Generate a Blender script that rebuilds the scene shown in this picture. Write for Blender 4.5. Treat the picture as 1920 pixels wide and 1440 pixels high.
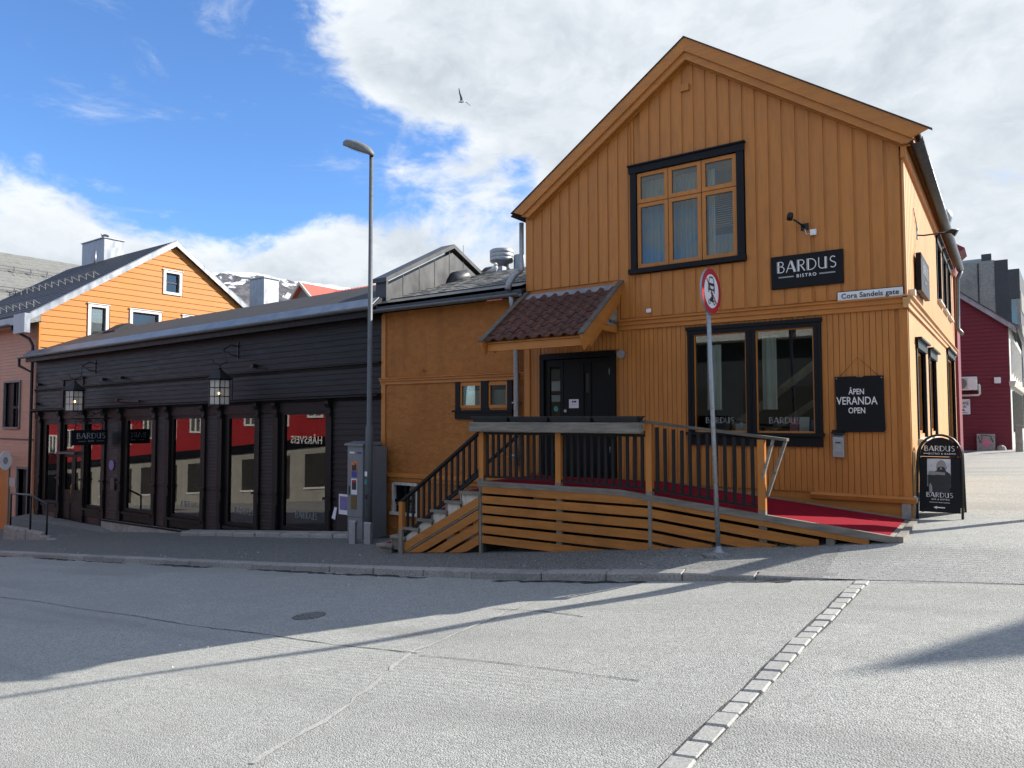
import bpy, bmesh, math, random
from mathutils import Vector, Matrix
import numpy as np
random.seed(7)
for o in list(bpy.data.objects): bpy.data.objects.remove(o)
scene = bpy.context.scene
COL = scene.collection
R = math.radians

# ------------------------------------------------------------------ camera
EYE = 1.65
YAW, PITCH, ROLL = R(34.97), R(2.614), R(0.15)
fw = Vector((-math.sin(YAW)*math.cos(PITCH), math.cos(YAW)*math.cos(PITCH), math.sin(PITCH)))
rt = Vector((math.cos(YAW), math.sin(YAW), 0))
up = rt.cross(fw)
r2 = rt*math.cos(ROLL) - up*math.sin(ROLL)
u2 = up*math.cos(ROLL) + rt*math.sin(ROLL)
cam = bpy.data.cameras.new('camera'); cam.sensor_width = 36; cam.lens = 25.05
cam.clip_start = 0.05; cam.clip_end = 9000
co = bpy.data.objects.new('camera', cam); COL.objects.link(co)
co.matrix_world = Matrix(((r2.x, u2.x, -fw.x, 0), (r2.y, u2.y, -fw.y, 0), (r2.z, u2.z, -fw.z, EYE), (0, 0, 0, 1)))
scene.camera = co

# ------------------------------------------------------------------ world: sky and clouds
SUN_AZ, SUN_EL = R(41.0), R(31.5)        # azimuth from +Y towards +X
SKY_STRENGTH, SUN_STRENGTH, EXPOSURE = 0.125, 4.2, 1.22
w = bpy.data.worlds.new('World'); scene.world = w; w.use_nodes = True
nt = w.node_tree; nt.nodes.clear(); N = nt.nodes.new; L = nt.links.new
def mth(nt, op, a, b=None, clamp=False):
    n = nt.nodes.new('ShaderNodeMath'); n.operation = op; n.use_clamp = clamp
    for i, v in enumerate((a, b)):
        if v is None: continue
        if isinstance(v, (int, float)): n.inputs[i].default_value = v
        else: nt.links.new(v, n.inputs[i])
    return n.outputs[0]
sky = N('ShaderNodeTexSky'); sky.sky_type = 'NISHITA'; sky.sun_disc = False
sky.sun_elevation = SUN_EL; sky.sun_rotation = SUN_AZ; sky.air_density = 1.0; sky.dust_density = 0.3; sky.ozone_density = 2.5
tc = N('ShaderNodeTexCoord')
def lobe(v, cosr, soft):
    d = N('ShaderNodeVectorMath'); d.operation = 'DOT_PRODUCT'
    L(tc.outputs['Generated'], d.inputs[0]); d.inputs[1].default_value = Vector(v).normalized()
    m = N('ShaderNodeMapRange'); m.interpolation_type = 'SMOOTHSTEP'
    L(d.outputs['Value'], m.inputs[0]); m.inputs[1].default_value = cosr - soft; m.inputs[2].default_value = min(1.0, cosr + soft)
    return m.outputs[0]
def noise(nt, vec, scale, detail=6, rough=0.55, dist=0.0, lac=2.0):
    n = nt.nodes.new('ShaderNodeTexNoise'); n.inputs['Scale'].default_value = scale
    n.inputs['Detail'].default_value = detail; n.inputs['Roughness'].default_value = rough
    n.inputs['Distortion'].default_value = dist; n.inputs['Lacunarity'].default_value = lac
    if vec is not None: nt.links.new(vec, n.inputs['Vector'])
    return n.outputs[0]
mp = N('ShaderNodeMapping'); mp.inputs['Scale'].default_value = (1, 1, 1.7); mp.inputs['Location'].default_value = (3.1, 1.7, 0.4)
L(tc.outputs['Generated'], mp.inputs[0])
# warped billows: big cells, smaller cells, fine wisps
wn = N('ShaderNodeTexNoise'); wn.inputs['Scale'].default_value = 4.0; wn.inputs['Detail'].default_value = 4; L(mp.outputs[0], wn.inputs['Vector'])
wadd = N('ShaderNodeVectorMath'); wadd.operation = 'MULTIPLY_ADD'; L(wn.outputs['Color'], wadd.inputs[0]); wadd.inputs[1].default_value = (.16, .16, .16); L(mp.outputs[0], wadd.inputs[2])
wv_ = wadd.outputs[0]
n1 = noise(nt, wv_, 3.0, 10, 0.62)
n2 = noise(nt, wv_, 11.0, 8, 0.60)
cov = mth(nt, 'ADD', mth(nt, 'ADD', mth(nt, 'MULTIPLY', n1, 1.55), mth(nt, 'MULTIPLY', n2, 0.55)), -0.30)
# banks of cloud and openings of blue, as directions in the world
def addb(v, deg, soft, k):
    global cov
    cov = mth(nt, 'ADD', cov, mth(nt, 'MULTIPLY', lobe(v, math.cos(R(deg)), soft), k))
for v, deg, soft, k in (((-.45, .755, .48), 24, .06, .19), ((.02, .97, .24), 18, .05, .16), ((-.95, .27, .16), 13, .02, .30), ((-.87, .45, .14), 9, .015, .26),
                        ((-.79, .59, .14), 8.5, .015, .24), ((-.66, .73, .18), 8.5, .015, .18),
                        ((-.86, .34, .42), 17, .03, -.40), ((-.78, .51, .35), 9, .012, -.26), ((-.715, .62, .335), 6, .007, -.20), ((-.655, .68, .335), 4.5, .005, -.24), ((-.58, .755, .31), 4.5, .005, -.32)):
    addb(v, deg, soft, k)
mask = N('ShaderNodeMapRange'); mask.interpolation_type = 'SMOOTHSTEP'
L(cov, mask.inputs[0]); mask.inputs[1].default_value = 0.62; mask.inputs[2].default_value = 0.90
dens = N('ShaderNodeMapRange'); L(cov, dens.inputs[0]); dens.inputs[1].default_value = 0.74; dens.inputs[2].default_value = 1.02
# sunlit tops against grey hollows: the same billows sampled a little towards the sun
off = N('ShaderNodeVectorMath'); off.operation = 'ADD'; L(wv_, off.inputs[0]); off.inputs[1].default_value = (0.035, 0.03, 0.06)
n4 = noise(nt, off.outputs[0], 3.0, 7, 0.6); n5 = noise(nt, off.outputs[0], 11.0, 5, 0.6)
lit = mth(nt, 'SUBTRACT', mth(nt, 'ADD', n1, mth(nt, 'MULTIPLY', n2, .5)), mth(nt, 'ADD', n4, mth(nt, 'MULTIPLY', n5, .5)))
shr = N('ShaderNodeMapRange'); L(lit, shr.inputs[0]); shr.inputs[1].default_value = 0.12; shr.inputs[2].default_value = -0.14
shade = mth(nt, 'ADD', mth(nt, 'MULTIPLY', dens.outputs[0], mth(nt, 'ADD', mth(nt, 'MULTIPLY', n1, .9), -.10)), mth(nt, 'MULTIPLY', shr.outputs[0], .55), True)
cr = N('ShaderNodeMix'); cr.data_type = 'RGBA'; L(shade, cr.inputs[0])
CLOUD_HI, CLOUD_LO = (3.55, 3.7, 3.85, 1), (2.0, 2.25, 2.5, 1)
cr.inputs[6].default_value = CLOUD_HI; cr.inputs[7].default_value = CLOUD_LO
skyg = N('ShaderNodeMix'); skyg.data_type = 'RGBA'; skyg.blend_type = 'MULTIPLY'; skyg.inputs[0].default_value = 1
L(sky.outputs[0], skyg.inputs[6]); skyg.inputs[7].default_value = (0.46, 0.63, 0.84, 1)
# thin high wisps in the blue
mp2 = N('ShaderNodeMapping'); mp2.inputs['Scale'].default_value = (1.2, 2.2, 6.0); mp2.inputs['Rotation'].default_value = (.35, .2, .5); L(tc.outputs['Generated'], mp2.inputs[0])
n6 = noise(nt, mp2.outputs[0], 2.4, 9, .66, .5)
ws = N('ShaderNodeMapRange'); ws.interpolation_type = 'SMOOTHSTEP'; L(n6, ws.inputs[0]); ws.inputs[1].default_value = .54; ws.inputs[2].default_value = .80; ws.inputs[4].default_value = .55
mtot = mth(nt, 'MAXIMUM', mask.outputs[0], ws.outputs[0])
mx = N('ShaderNodeMix'); mx.data_type = 'RGBA'; L(mtot, mx.inputs[0]); L(skyg.outputs[2], mx.inputs[6]); L(cr.outputs[2], mx.inputs[7])
bg = N('ShaderNodeBackground'); bg.inputs[1].default_value = SKY_STRENGTH; L(mx.outputs[2], bg.inputs[0])
wo = N('ShaderNodeOutputWorld'); L(bg.outputs[0], wo.inputs[0])
w.cycles.sampling_method = 'MANUAL'; w.cycles.sample_map_resolution = 1024

# ------------------------------------------------------------------ sun and exposure
sl = bpy.data.lights.new('sun', 'SUN'); sl.energy = SUN_STRENGTH; sl.angle = R(0.5); sl.color = (1.0, 0.94, 0.84)
so = bpy.data.objects.new('sun', sl); COL.objects.link(so)
sd = Vector((math.sin(SUN_AZ)*math.cos(SUN_EL), math.cos(SUN_AZ)*math.cos(SUN_EL), math.sin(SUN_EL)))
so.rotation_euler = sd.to_track_quat('Z', 'Y').to_euler(); so.location = (10, 10, 30)
scene.view_settings.view_transform = 'Standard'; scene.view_settings.look = 'None'
scene.view_settings.exposure = EXPOSURE; scene.view_settings.gamma = 1; scene.view_settings.use_curve_mapping = False
scene.render.engine = 'CYCLES'; scene.cycles.max_bounces = 6; scene.cycles.transparent_max_bounces = 12
scene.cycles.caustics_reflective = False; scene.cycles.caustics_refractive = False
# ------------------------------------------------------------------ materials
MATS = {}
def base_mat(name):
    m = bpy.data.materials.new(name); m.use_nodes = True; t = m.node_tree
    b = t.nodes['Principled BSDF']; MATS[name] = m
    return m, t, b
def mixc(t, fac, a, b, blend='MIX'):
    n = t.nodes.new('ShaderNodeMix'); n.data_type = 'RGBA'; n.blend_type = blend
    for i, v in ((0, fac), (6, a), (7, b)):
        if isinstance(v, (int, float)): n.inputs[i].default_value = v
        elif isinstance(v, tuple): n.inputs[i].default_value = (*v[:3], 1)
        else: t.links.new(v, n.inputs[i])
    return n.outputs[2]
def rng(t, v, a, b, c=0.0, d=1.0, smooth=True):
    n = t.nodes.new('ShaderNodeMapRange'); n.interpolation_type = 'SMOOTHSTEP' if smooth else 'LINEAR'
    t.links.new(v, n.inputs[0])
    for i, x in enumerate((a, b, c, d)): n.inputs[i+1].default_value = x
    return n.outputs[0]
def wpos(t, scale=(1, 1, 1), off=(0, 0, 0)):
    g = t.nodes.new('ShaderNodeNewGeometry'); m = t.nodes.new('ShaderNodeMapping')
    m.inputs['Scale'].default_value = scale; m.inputs['Location'].default_value = off
    t.links.new(g.outputs['Position'], m.inputs[0]); return m.outputs[0]
def bump(t, b, h, strength, dist=0.01):
    n = t.nodes.new('ShaderNodeBump'); n.inputs['Strength'].default_value = strength; n.inputs['Distance'].default_value = dist
    t.links.new(h, n.inputs['Height']); t.links.new(n.outputs[0], b.inputs['Normal']); return n
def mul(c, k): return tuple(min(1, x*k) for x in c[:3])
def paint(name, rgb, rough=0.5, var=0.16, grain=(1, 1, 1), gscale=14, dirt=0.25, bmp=0.15, worn=0.0, worncol=(.3, .27, .22), spec=0.4, metal=0.0, wthr=0.70):
    """painted or bare board / wall: per-piece tone, streaky grain, blotchy dirt, worn spots"""
    m, t, b = base_mat(name)
    oi = t.nodes.new('ShaderNodeObjectInfo')
    g = noise(t, wpos(t, grain), gscale, 5, 0.6, 0.2)
    big = noise(t, wpos(t, (1, 1, 0.6), (5, 2, 1)), 1.7, 4, 0.6)
    c = mixc(t, rng(t, g, 0.3, 0.7), mul(rgb, 1-var), mul(rgb, 1+var))
    c = mixc(t, rng(t, oi.outputs['Random'], 0, 1, 0, var*1.1, False), c, mul(rgb, 0.45))
    c = mixc(t, rng(t, big, 0.45, 0.75, 0, dirt), c, mul(rgb, 0.5))
    if worn > 0:
        wn = noise(t, wpos(t, (grain[0]*1.2, grain[1]*1.2, grain[2]*1.6), (1, 7, 3)), gscale*0.8, 7, 0.65)
        c = mixc(t, rng(t, wn, wthr, wthr+0.05, 0, worn), c, worncol)
    t.links.new(c, b.inputs['Base Color'])
    b.inputs['Metallic'].default_value = metal
    b.inputs['Specular IOR Level'].default_value = spec
    t.links.new(rng(t, g, 0.2, 0.8, rough-0.08, rough+0.12), b.inputs['Roughness'])
    if bmp: bump(t, b, g, bmp, 0.006)
    return m
VG = (1, 1, 0.12)     # grain along Z
HG = (0.12, 0.12, 1)  # grain along X/Y
OCH = (0.475, 0.180, 0.037)
M = {}
M['ochre_v'] = paint('ochre_paint_vertical', OCH, 0.5, 0.10, VG, 18, 0.14, 0.25, 0.7, (.50, .36, .22), wthr=0.735)
M['ochre_h'] = paint('ochre_paint_horizontal', OCH, 0.5, 0.10, HG, 18, 0.25, 0.25, 0.6, (.45, .36, .26), wthr=0.75)
M['ochre_deck'] = paint('ochre_paint_skirt', (0.43, 0.168, 0.034), 0.55, 0.14, HG, 16, 0.45, 0.3, 0.6, (.22, .15, .09), wthr=0.70)
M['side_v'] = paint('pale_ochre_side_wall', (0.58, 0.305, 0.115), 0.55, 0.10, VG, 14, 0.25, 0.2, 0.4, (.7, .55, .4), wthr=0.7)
M['trim'] = paint('black_blue_trim', (0.006, 0.0068, 0.009), 0.5, 0.2, (1, 1, 1), 12, 0.2, 0.1, 0.3, (.2, .2, .2), spec=.22, wthr=0.78)
M['black_h'] = paint('black_clapboard', (0.0135, 0.0122, 0.0118), 0.5, 0.25, HG, 14, 0.3, 0.35, 0.5, (.16, .15, .15), spec=.25, wthr=0.77)
M['black'] = paint('black_joinery', (0.0085, 0.0079, 0.0079), 0.48, 0.2, (1, 1, 1), 9, 0.25, 0.12, 0.35, (.12, .12, .13), spec=.22, wthr=0.75)
M['grey_wood'] = paint('weathered_grey_wood', (0.235, 0.215, 0.185), 0.8, 0.28, HG, 22, 0.4, 0.5, 0.7, (.08, .075, .06), spec=0.2, wthr=0.62)
M['grey_wood_v'] = paint('weathered_grey_post', (0.235, 0.215, 0.185), 0.8, 0.28, VG, 22, 0.4, 0.5, spec=0.2)
M['baluster'] = paint('dark_grey_rail', (0.013, 0.014, 0.0155), 0.55, 0.2, VG, 14, 0.2, 0.2, spec=.25)
M['pink_h'] = paint('salmon_clapboard', (0.43, 0.245, 0.165), 0.6, 0.10, HG, 10, 0.15, 0.15)
M['orange_h'] = paint('orange_clapboard', (0.50, 0.190, 0.036), 0.6, 0.07, HG, 10, 0.10, 0.12)
M['dred_h'] = paint('dark_red_siding', (0.155, 0.016, 0.030), 0.6, 0.1, HG, 10, 0.15, 0.15)
M['red_h'] = paint('red_siding', (0.36, 0.022, 0.026), 0.6, 0.08, HG, 8, 0.1, 0.1)
M['opp_grey'] = paint('beige_grey_render', (0.36, 0.345, 0.30), 0.7, 0.1, (1, 1, 1), 3, 0.3, 0.1)
M['dark_wood'] = paint('dark_weathered_rail', (0.12, 0.108, 0.092), 0.7, 0.3, HG, 20, 0.4, 0.4, spec=.25)
M['white'] = paint('white_paint', (0.74, 0.73, 0.70), 0.5, 0.06, (1, 1, 1), 8, 0.15, 0.05)
M['white_v'] = paint('flaking_white_paint', (0.62, 0.58, 0.52), 0.6, 0.12, VG, 14, 0.4, 0.2, 0.6, (.3, .24, .18), wthr=0.6)
M['grey_paint'] = paint('grey_paint', (0.165, 0.165, 0.155), 0.6, 0.1, (1, 1, 1), 6, 0.2, 0.1)
M['concrete'] = paint('concrete', (0.30, 0.29, 0.27), 0.85, 0.2, (1, 1, 1), 9, 0.5, 0.4, 0.5, (.1, .1, .1), spec=0.2, wthr=0.66)
M['stone'] = paint('granite', (0.33, 0.32, 0.30), 0.8, 0.3, (1, 1, 1), 40, 0.4, 0.6, 0.5, (.1, .1, .1), spec=0.3, wthr=0.62)
M['sett'] = paint('pale_granite_sett', (0.37, 0.37, 0.35), 0.8, 0.22, (1, 1, 1), 60, 0.4, 0.4, spec=0.3)
M['zinc'] = paint('zinc_sheet', (0.30, 0.32, 0.35), 0.45, 0.18, (1, 1, 0.4), 4, 0.4, 0.05, metal=0.75)
M['zinc_dull'] = paint('dull_zinc', (0.36, 0.38, 0.41), 0.55, 0.2, (1, 1, 0.5), 5, 0.5, 0.05, metal=0.35)
M['galv'] = paint('galvanised_steel', (0.36, 0.38, 0.40), 0.45, 0.2, (1, 1, 1), 30, 0.25, 0.05, metal=0.6)
M['pole'] = paint('grey_painted_pole', (0.115, 0.125, 0.135), 0.5, 0.12, (1, 1, 1), 12, 0.25, 0.02)
M['firemetal'] = paint('dark_tarnished_zinc', (0.060, 0.063, 0.067), 0.42, 0.22, (1, .8, 0.5), 2.5, 0.4, 0.0, metal=0.4)
M['guard'] = paint('snow_guard_steel', (0.16, 0.165, 0.17), 0.6, 0.2, (1, 1, 1), 8, 0.2, 0.0)
M['dark_steel'] = paint('dark_grey_metal', (0.055, 0.060, 0.068), 0.45, 0.2, (1, 1, 1), 8, 0.3, 0.05, metal=0.3)
M['gutter'] = paint('grey_gutter', (0.16, 0.165, 0.17), 0.4, 0.15, (1, 1, 1), 8, 0.3, 0.0, metal=0.4)
M['iron'] = paint('black_iron', (0.008, 0.008, 0.009), 0.45, 0.2, (1, 1, 1), 8, 0.1, 0.0)
M['felt'] = paint('roofing_felt', (0.050, 0.049, 0.052), 0.85, 0.25, (1, 1, 1), 24, 0.4, 0.5, spec=0.3)
M['slate'] = paint('grey_slate', (0.20, 0.20, 0.19), 0.7, 0.22, (1, 1, 1), 12, 0.5, 0.4, 0.5, (.34, .33, .29), wthr=0.62)
M['slate_dark'] = paint('dark_slate', (0.055, 0.058, 0.066), 0.6, 0.25, (1, 1, 1), 10, 0.3, 0.3)
M['tile'] = paint('red_clay_tile', (0.14, 0.064, 0.051), 0.8, 0.35, (1, 1, 1), 16, 0.5, 0.4, 0.85, (.065, .060, .056), spec=.25, wthr=0.54)
M['tile_red'] = paint('bright_red_roof', (0.48, 0.10, 0.075), 0.7, 0.12, (1, 1, 1), 6, 0.2, 0.1)
M['carpet'] = paint('red_carpet', (0.235, 0.007, 0.018), 0.95, 0.18, (1, 1, 1), 40, 0.5, 0.5, spec=0.1)
M['door'] = paint('black_green_door', (0.0035, 0.0045, 0.005), 0.45, 0.12, VG, 8, 0.1, 0.05, spec=.2)
M['sign'] = paint('sign_black', (0.006, 0.0066, 0.009), 0.5, 0.1, (1, 1, 1), 5, 0.1, 0.0, spec=.2)
M['letter'] = paint('letter_white', (0.72, 0.72, 0.70), 0.5, 0.02, (1, 1, 1), 5, 0.0, 0.0)
M['letter_grey'] = paint('letter_grey', (0.30, 0.31, 0.33), 0.5, 0.02, (1, 1, 1), 5, 0.0, 0.0)
M['pane_letter'] = paint('pane_letter', (0.26, 0.265, 0.27), 0.6, 0.02, (1, 1, 1), 5, 0.0, 0.0)
M['letter_black'] = paint('letter_black', (0.012, 0.012, 0.014), 0.5, 0.02, (1, 1, 1), 5, 0.0, 0.0)
M['sign_red'] = paint('traffic_red', (0.42, 0.006, 0.018), 0.4, 0.05, (1, 1, 1), 5, 0.1, 0.0)
M['sign_white'] = paint('traffic_white', (0.72, 0.73, 0.74), 0.4, 0.03, (1, 1, 1), 5, 0.1, 0.0)
M['paper'] = paint('paper', (0.72, 0.70, 0.76), 0.8, 0.03, (1, 1, 1), 6, 0.1, 0.0)
M['plastic'] = paint('black_plastic_planter', (0.020, 0.022, 0.026), 0.4, 0.1, (1, 1, 1), 6, 0.2, 0.0)
M['cab'] = paint('grey_cabinet_enamel', (0.185, 0.200, 0.215), 0.45, 0.06, (1, 1, 1), 6, 0.25, 0.0)
M['bark'] = paint('brass', (0.35, 0.22, 0.06), 0.35, 0.1, (1, 1, 1), 6, 0.1, 0.0, metal=0.8)
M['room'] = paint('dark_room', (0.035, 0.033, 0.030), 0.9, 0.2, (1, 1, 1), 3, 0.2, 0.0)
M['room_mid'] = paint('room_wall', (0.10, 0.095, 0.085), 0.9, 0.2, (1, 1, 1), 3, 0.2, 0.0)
M['beam'] = paint('stair_timber', (0.30, 0.23, 0.15), 0.6, 0.15, (1, 1, 1), 10, 0.2, 0.1)
M['print_light'] = paint('print_white', (0.55, 0.57, 0.60), 0.6, 0.15, (1, 1, 1), 20, 0.1, 0.0)
M['skin'] = paint('print_light_grey', (0.27, 0.265, 0.26), 0.6, 0.15, (1, 1, 1), 60, 0.1, 0.0)
M['print_dark'] = paint('print_dark_grey', (0.03, 0.03, 0.032), 0.6, 0.3, (1, 1, 1), 40, 0.1, 0.0)
M['print_mid'] = paint('print_mid_grey', (0.20, 0.21, 0.22), 0.6, 0.3, (1, 1, 1), 20, 0.1, 0.0)
M['gull_white'] = paint('gull_white', (0.68, 0.68, 0.68), 0.8, 0.05, (1, 1, 1), 20, 0.1, 0.1)
M['gull_grey'] = paint('gull_grey', (0.16, 0.17, 0.185), 0.8, 0.1, (1, 1, 1), 20, 0.1, 0.1)
M['blue'] = paint('blue_print', (0.02, 0.06, 0.30), 0.5, 0.1, (1, 1, 1), 10, 0.1, 0.0)
M['yellow'] = paint('yellow_sticker', (0.70, 0.36, 0.02), 0.5, 0.1, (1, 1, 1), 10, 0.1, 0.0)
M['purple'] = paint('purple_print', (0.20, 0.16, 0.36), 0.6, 0.4, (1, 1, 1), 60, 0.1, 0.0)
M['orange_print'] = paint('orange_print', (0.65, 0.20, 0.05), 0.6, 0.3, (1, 1, 1), 30, 0.1, 0.0)
M['mix_print'] = paint('mottled_print', (0.22, 0.14, 0.05), 0.6, 0.7, (1, 1, 1), 60, 0.1, 0.0)
M['teal'] = paint('teal_cover', (0.05, 0.25, 0.25), 0.6, 0.2, (1, 1, 1), 20, 0.1, 0.0)
M['pink'] = paint('pink_cover', (0.60, 0.18, 0.28), 0.6, 0.2, (1, 1, 1), 20, 0.1, 0.0)
M['curtain'] = paint('grey_net_curtain', (0.36, 0.36, 0.34), 0.9, 0.15, (12, 12, 0.1), 4, 0.2, 0.0)
M['white_cloth'] = paint('white_cloth', (0.75, 0.75, 0.73), 0.9, 0.08, (6, 6, 0.1), 4, 0.1, 0.0)
M['grass'] = paint('weeds', (0.06, 0.09, 0.02), 0.9, 0.3, (1, 1, 1), 20, 0.2, 0.0)
M['snow'] = paint('snow', (0.8, 0.82, 0.85), 0.8, 0.02, (1, 1, 1), 0.1, 0.0, 0.0)
M['terr'] = paint('earth', (0.10, 0.10, 0.09), 0.9, 0.2, (1, 1, 1), 2, 0.3, 0.2)

def stucco():
    m, t, b = base_mat('ochre_stucco')
    p = wpos(t, (1, 1, 1.5)); c1 = (0.385, 0.145, 0.034)
    n = noise(t, p, 5.5, 6, 0.62, 0.6); f = noise(t, p, 22, 4, 0.6, 0.3); big = noise(t, wpos(t), 0.9, 4)
    c = mixc(t, rng(t, n, .3, .7), mul(c1, .88), mul(c1, 1.12)); c = mixc(t, rng(t, big, .4, .75, 0, .35), c, mul(c1, .6)); st = noise(t, wpos(t, (5, 5, .35), (3, 0, 1)), 1.0, 5, .6); c = mixc(t, rng(t, st, .52, .72, 0, .35), c, mul(c1, .55))
    t.links.new(c, b.inputs['Base Color']); b.inputs['Roughness'].default_value = .7; b.inputs['Specular IOR Level'].default_value = .3
    bump(t, b, mth(t, 'ADD', n, mth(t, 'MULTIPLY', f, .25)), 0.75, 0.05); return m
M['stucco'] = stucco()

def asphalt(name, dark, light, mix=0.5, milled=False, stain=0.3, shade_tone=False):
    m, t, b = base_mat(name)
    p = wpos(t)
    v = t.nodes.new('ShaderNodeTexVoronoi'); v.inputs['Scale'].default_value = 85; t.links.new(p, v.inputs['Vector'])
    hs = t.nodes.new('ShaderNodeSeparateColor'); t.links.new(v.outputs['Color'], hs.inputs[0])
    stones = rng(t, hs.outputs[0], 1-mix-.18, 1-mix+.18)
    fine = noise(t, p, 160, 3, .6)
    big = noise(t, wpos(t, (1, 1, 1), (2, 4, 0)), .55, 5, .6, .4); mid = noise(t, p, 4.5, 5, .6)
    c = mixc(t, stones, dark, light)
    c = mixc(t, rng(t, fine, .35, .65, 0, .4), c, mul(light, .55))
    c = mixc(t, rng(t, big, .40, .70, 0, stain), c, mul(dark, 1.1))
    c = mixc(t, rng(t, mid, .5, .75, 0, .22), c, mul(light, 1.15))
    trk = noise(t, wpos(t, (.05, .9, 1), (3, 1, 0)), 1.0, 4, .55, .3); c = mixc(t, rng(t, trk, .46, .66, 0, .5), c, mul(dark, .9))
    spot = noise(t, wpos(t, (1, 1, 1), (8, 3, 0)), 1.3, 3, .5); c = mixc(t, rng(t, spot, .68, .76, 0, .4), c, mul(dark, .6))
    if shade_tone:   # painted shade: pavement darkened up to the ramp, lighter where the sun reaches
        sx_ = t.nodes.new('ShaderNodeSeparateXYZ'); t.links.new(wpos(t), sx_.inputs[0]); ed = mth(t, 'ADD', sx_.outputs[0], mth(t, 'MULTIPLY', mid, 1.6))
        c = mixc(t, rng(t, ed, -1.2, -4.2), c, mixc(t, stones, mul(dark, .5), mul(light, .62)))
    t.links.new(c, b.inputs['Base Color']); b.inputs['Roughness'].default_value = .85; b.inputs['Specular IOR Level'].default_value = .3
    h = mth(t, 'SUBTRACT', mth(t, 'MULTIPLY', fine, .6), v.outputs['Distance'])
    if milled:
        wv = t.nodes.new('ShaderNodeTexWave'); wv.wave_type = 'BANDS'; wv.bands_direction = 'Y'
        wv.inputs['Scale'].default_value = 4.5; wv.inputs['Distortion'].default_value = 2.5; wv.inputs['Detail'].default_value = 2
        t.links.new(wpos(t, (1, 1, 1)), wv.inputs['Vector'])
        area = noise(t, wpos(t, (.25, 1, 1), (9, 0, 0)), .6, 3, .5)
        h = mth(t, 'ADD', h, mth(t, 'MULTIPLY', mth(t, 'MULTIPLY', wv.outputs['Fac'], rng(t, area, .5, .66)), .35))
    bump(t, b, h, .55, .012); return m
M['road'] = asphalt('worn_road_asphalt', (0.25, 0.253, 0.238), (0.425, 0.431, 0.405), 0.58, True, .42)
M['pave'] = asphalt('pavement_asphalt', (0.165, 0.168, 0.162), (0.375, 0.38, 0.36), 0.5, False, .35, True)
M['patch'] = asphalt('fresh_asphalt_patch', (0.05, 0.052, 0.055), (0.14, 0.14, 0.138), 0.4, False, .2)
M['seam'] = paint('bitumen_seam', (0.035, 0.035, 0.037), 0.8, 0.2, (1, 1, 1), 20, 0.2, 0.2)
M['dirt'] = paint('grit', (0.40, 0.40, 0.375), 0.9, 0.3, (1, 1, 1), 60, 0.3, 0.5)

def glass(name, ior=1.6, tint=(.85, .9, .88), wob=0.0):
    m = bpy.data.materials.new(name); m.use_nodes = True; t = m.node_tree; t.nodes.clear()
    tr = t.nodes.new('ShaderNodeBsdfTransparent'); tr.inputs[0].default_value = (*tint, 1)
    gl = t.nodes.new('ShaderNodeBsdfGlossy'); gl.inputs['Roughness'].default_value = 0.0
    fr = t.nodes.new('ShaderNodeFresnel'); fr.inputs[0].default_value = ior
    mxs = t.nodes.new('ShaderNodeMixShader'); o = t.nodes.new('ShaderNodeOutputMaterial')
    if wob:
        bn = t.nodes.new('ShaderNodeBump'); bn.inputs['Strength'].default_value = wob; bn.inputs['Distance'].default_value = .02
        t.links.new(noise(t, wpos(t), 1.6, 2, .4), bn.inputs['Height']); t.links.new(bn.outputs[0], gl.inputs['Normal'])
    t.links.new(fr.outputs[0], mxs.inputs[0]); t.links.new(tr.outputs[0], mxs.inputs[1]); t.links.new(gl.outputs[0], mxs.inputs[2]); t.links.new(mxs.outputs[0], o.inputs[0])
    return m
M['glass'] = glass('window_glass', 1.6, wob=0.008)
M['shopglass'] = glass('shop_window_glass', 2.2, (.75, .82, .80), wob=0.006)
def emit(name, rgb, s):
    m = bpy.data.materials.new(name); m.use_nodes = True; t = m.node_tree; t.nodes.clear()
    e = t.nodes.new('ShaderNodeEmission'); e.inputs[0].default_value = (*rgb, 1); e.inputs[1].default_value = s
    o = t.nodes.new('ShaderNodeOutputMaterial'); t.links.new(e.outputs[0], o.inputs[0]); return m
M['bulb'] = emit('lit_bulb', (1.0, 0.62, 0.22), 6.0)
def frosted_sky_white():  # frosted panes; part of their white stands in for reflected sky
    m = bpy.data.materials.new('frosted_sky_white_glass'); m.use_nodes = True; t = m.node_tree; t.nodes.clear()
    tr = t.nodes.new('ShaderNodeBsdfTransparent'); tr.inputs[0].default_value = (.9, .88, .82, 1); df = t.nodes.new('ShaderNodeBsdfDiffuse'); df.inputs[0].default_value = (.75, .74, .70, 1)
    ms = t.nodes.new('ShaderNodeMixShader'); ms.inputs[0].default_value = .55; o = t.nodes.new('ShaderNodeOutputMaterial')
    t.links.new(tr.outputs[0], ms.inputs[1]); t.links.new(df.outputs[0], ms.inputs[2]); t.links.new(ms.outputs[0], o.inputs[0]); return m
M['lantern_glass'] = frosted_sky_white()

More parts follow.
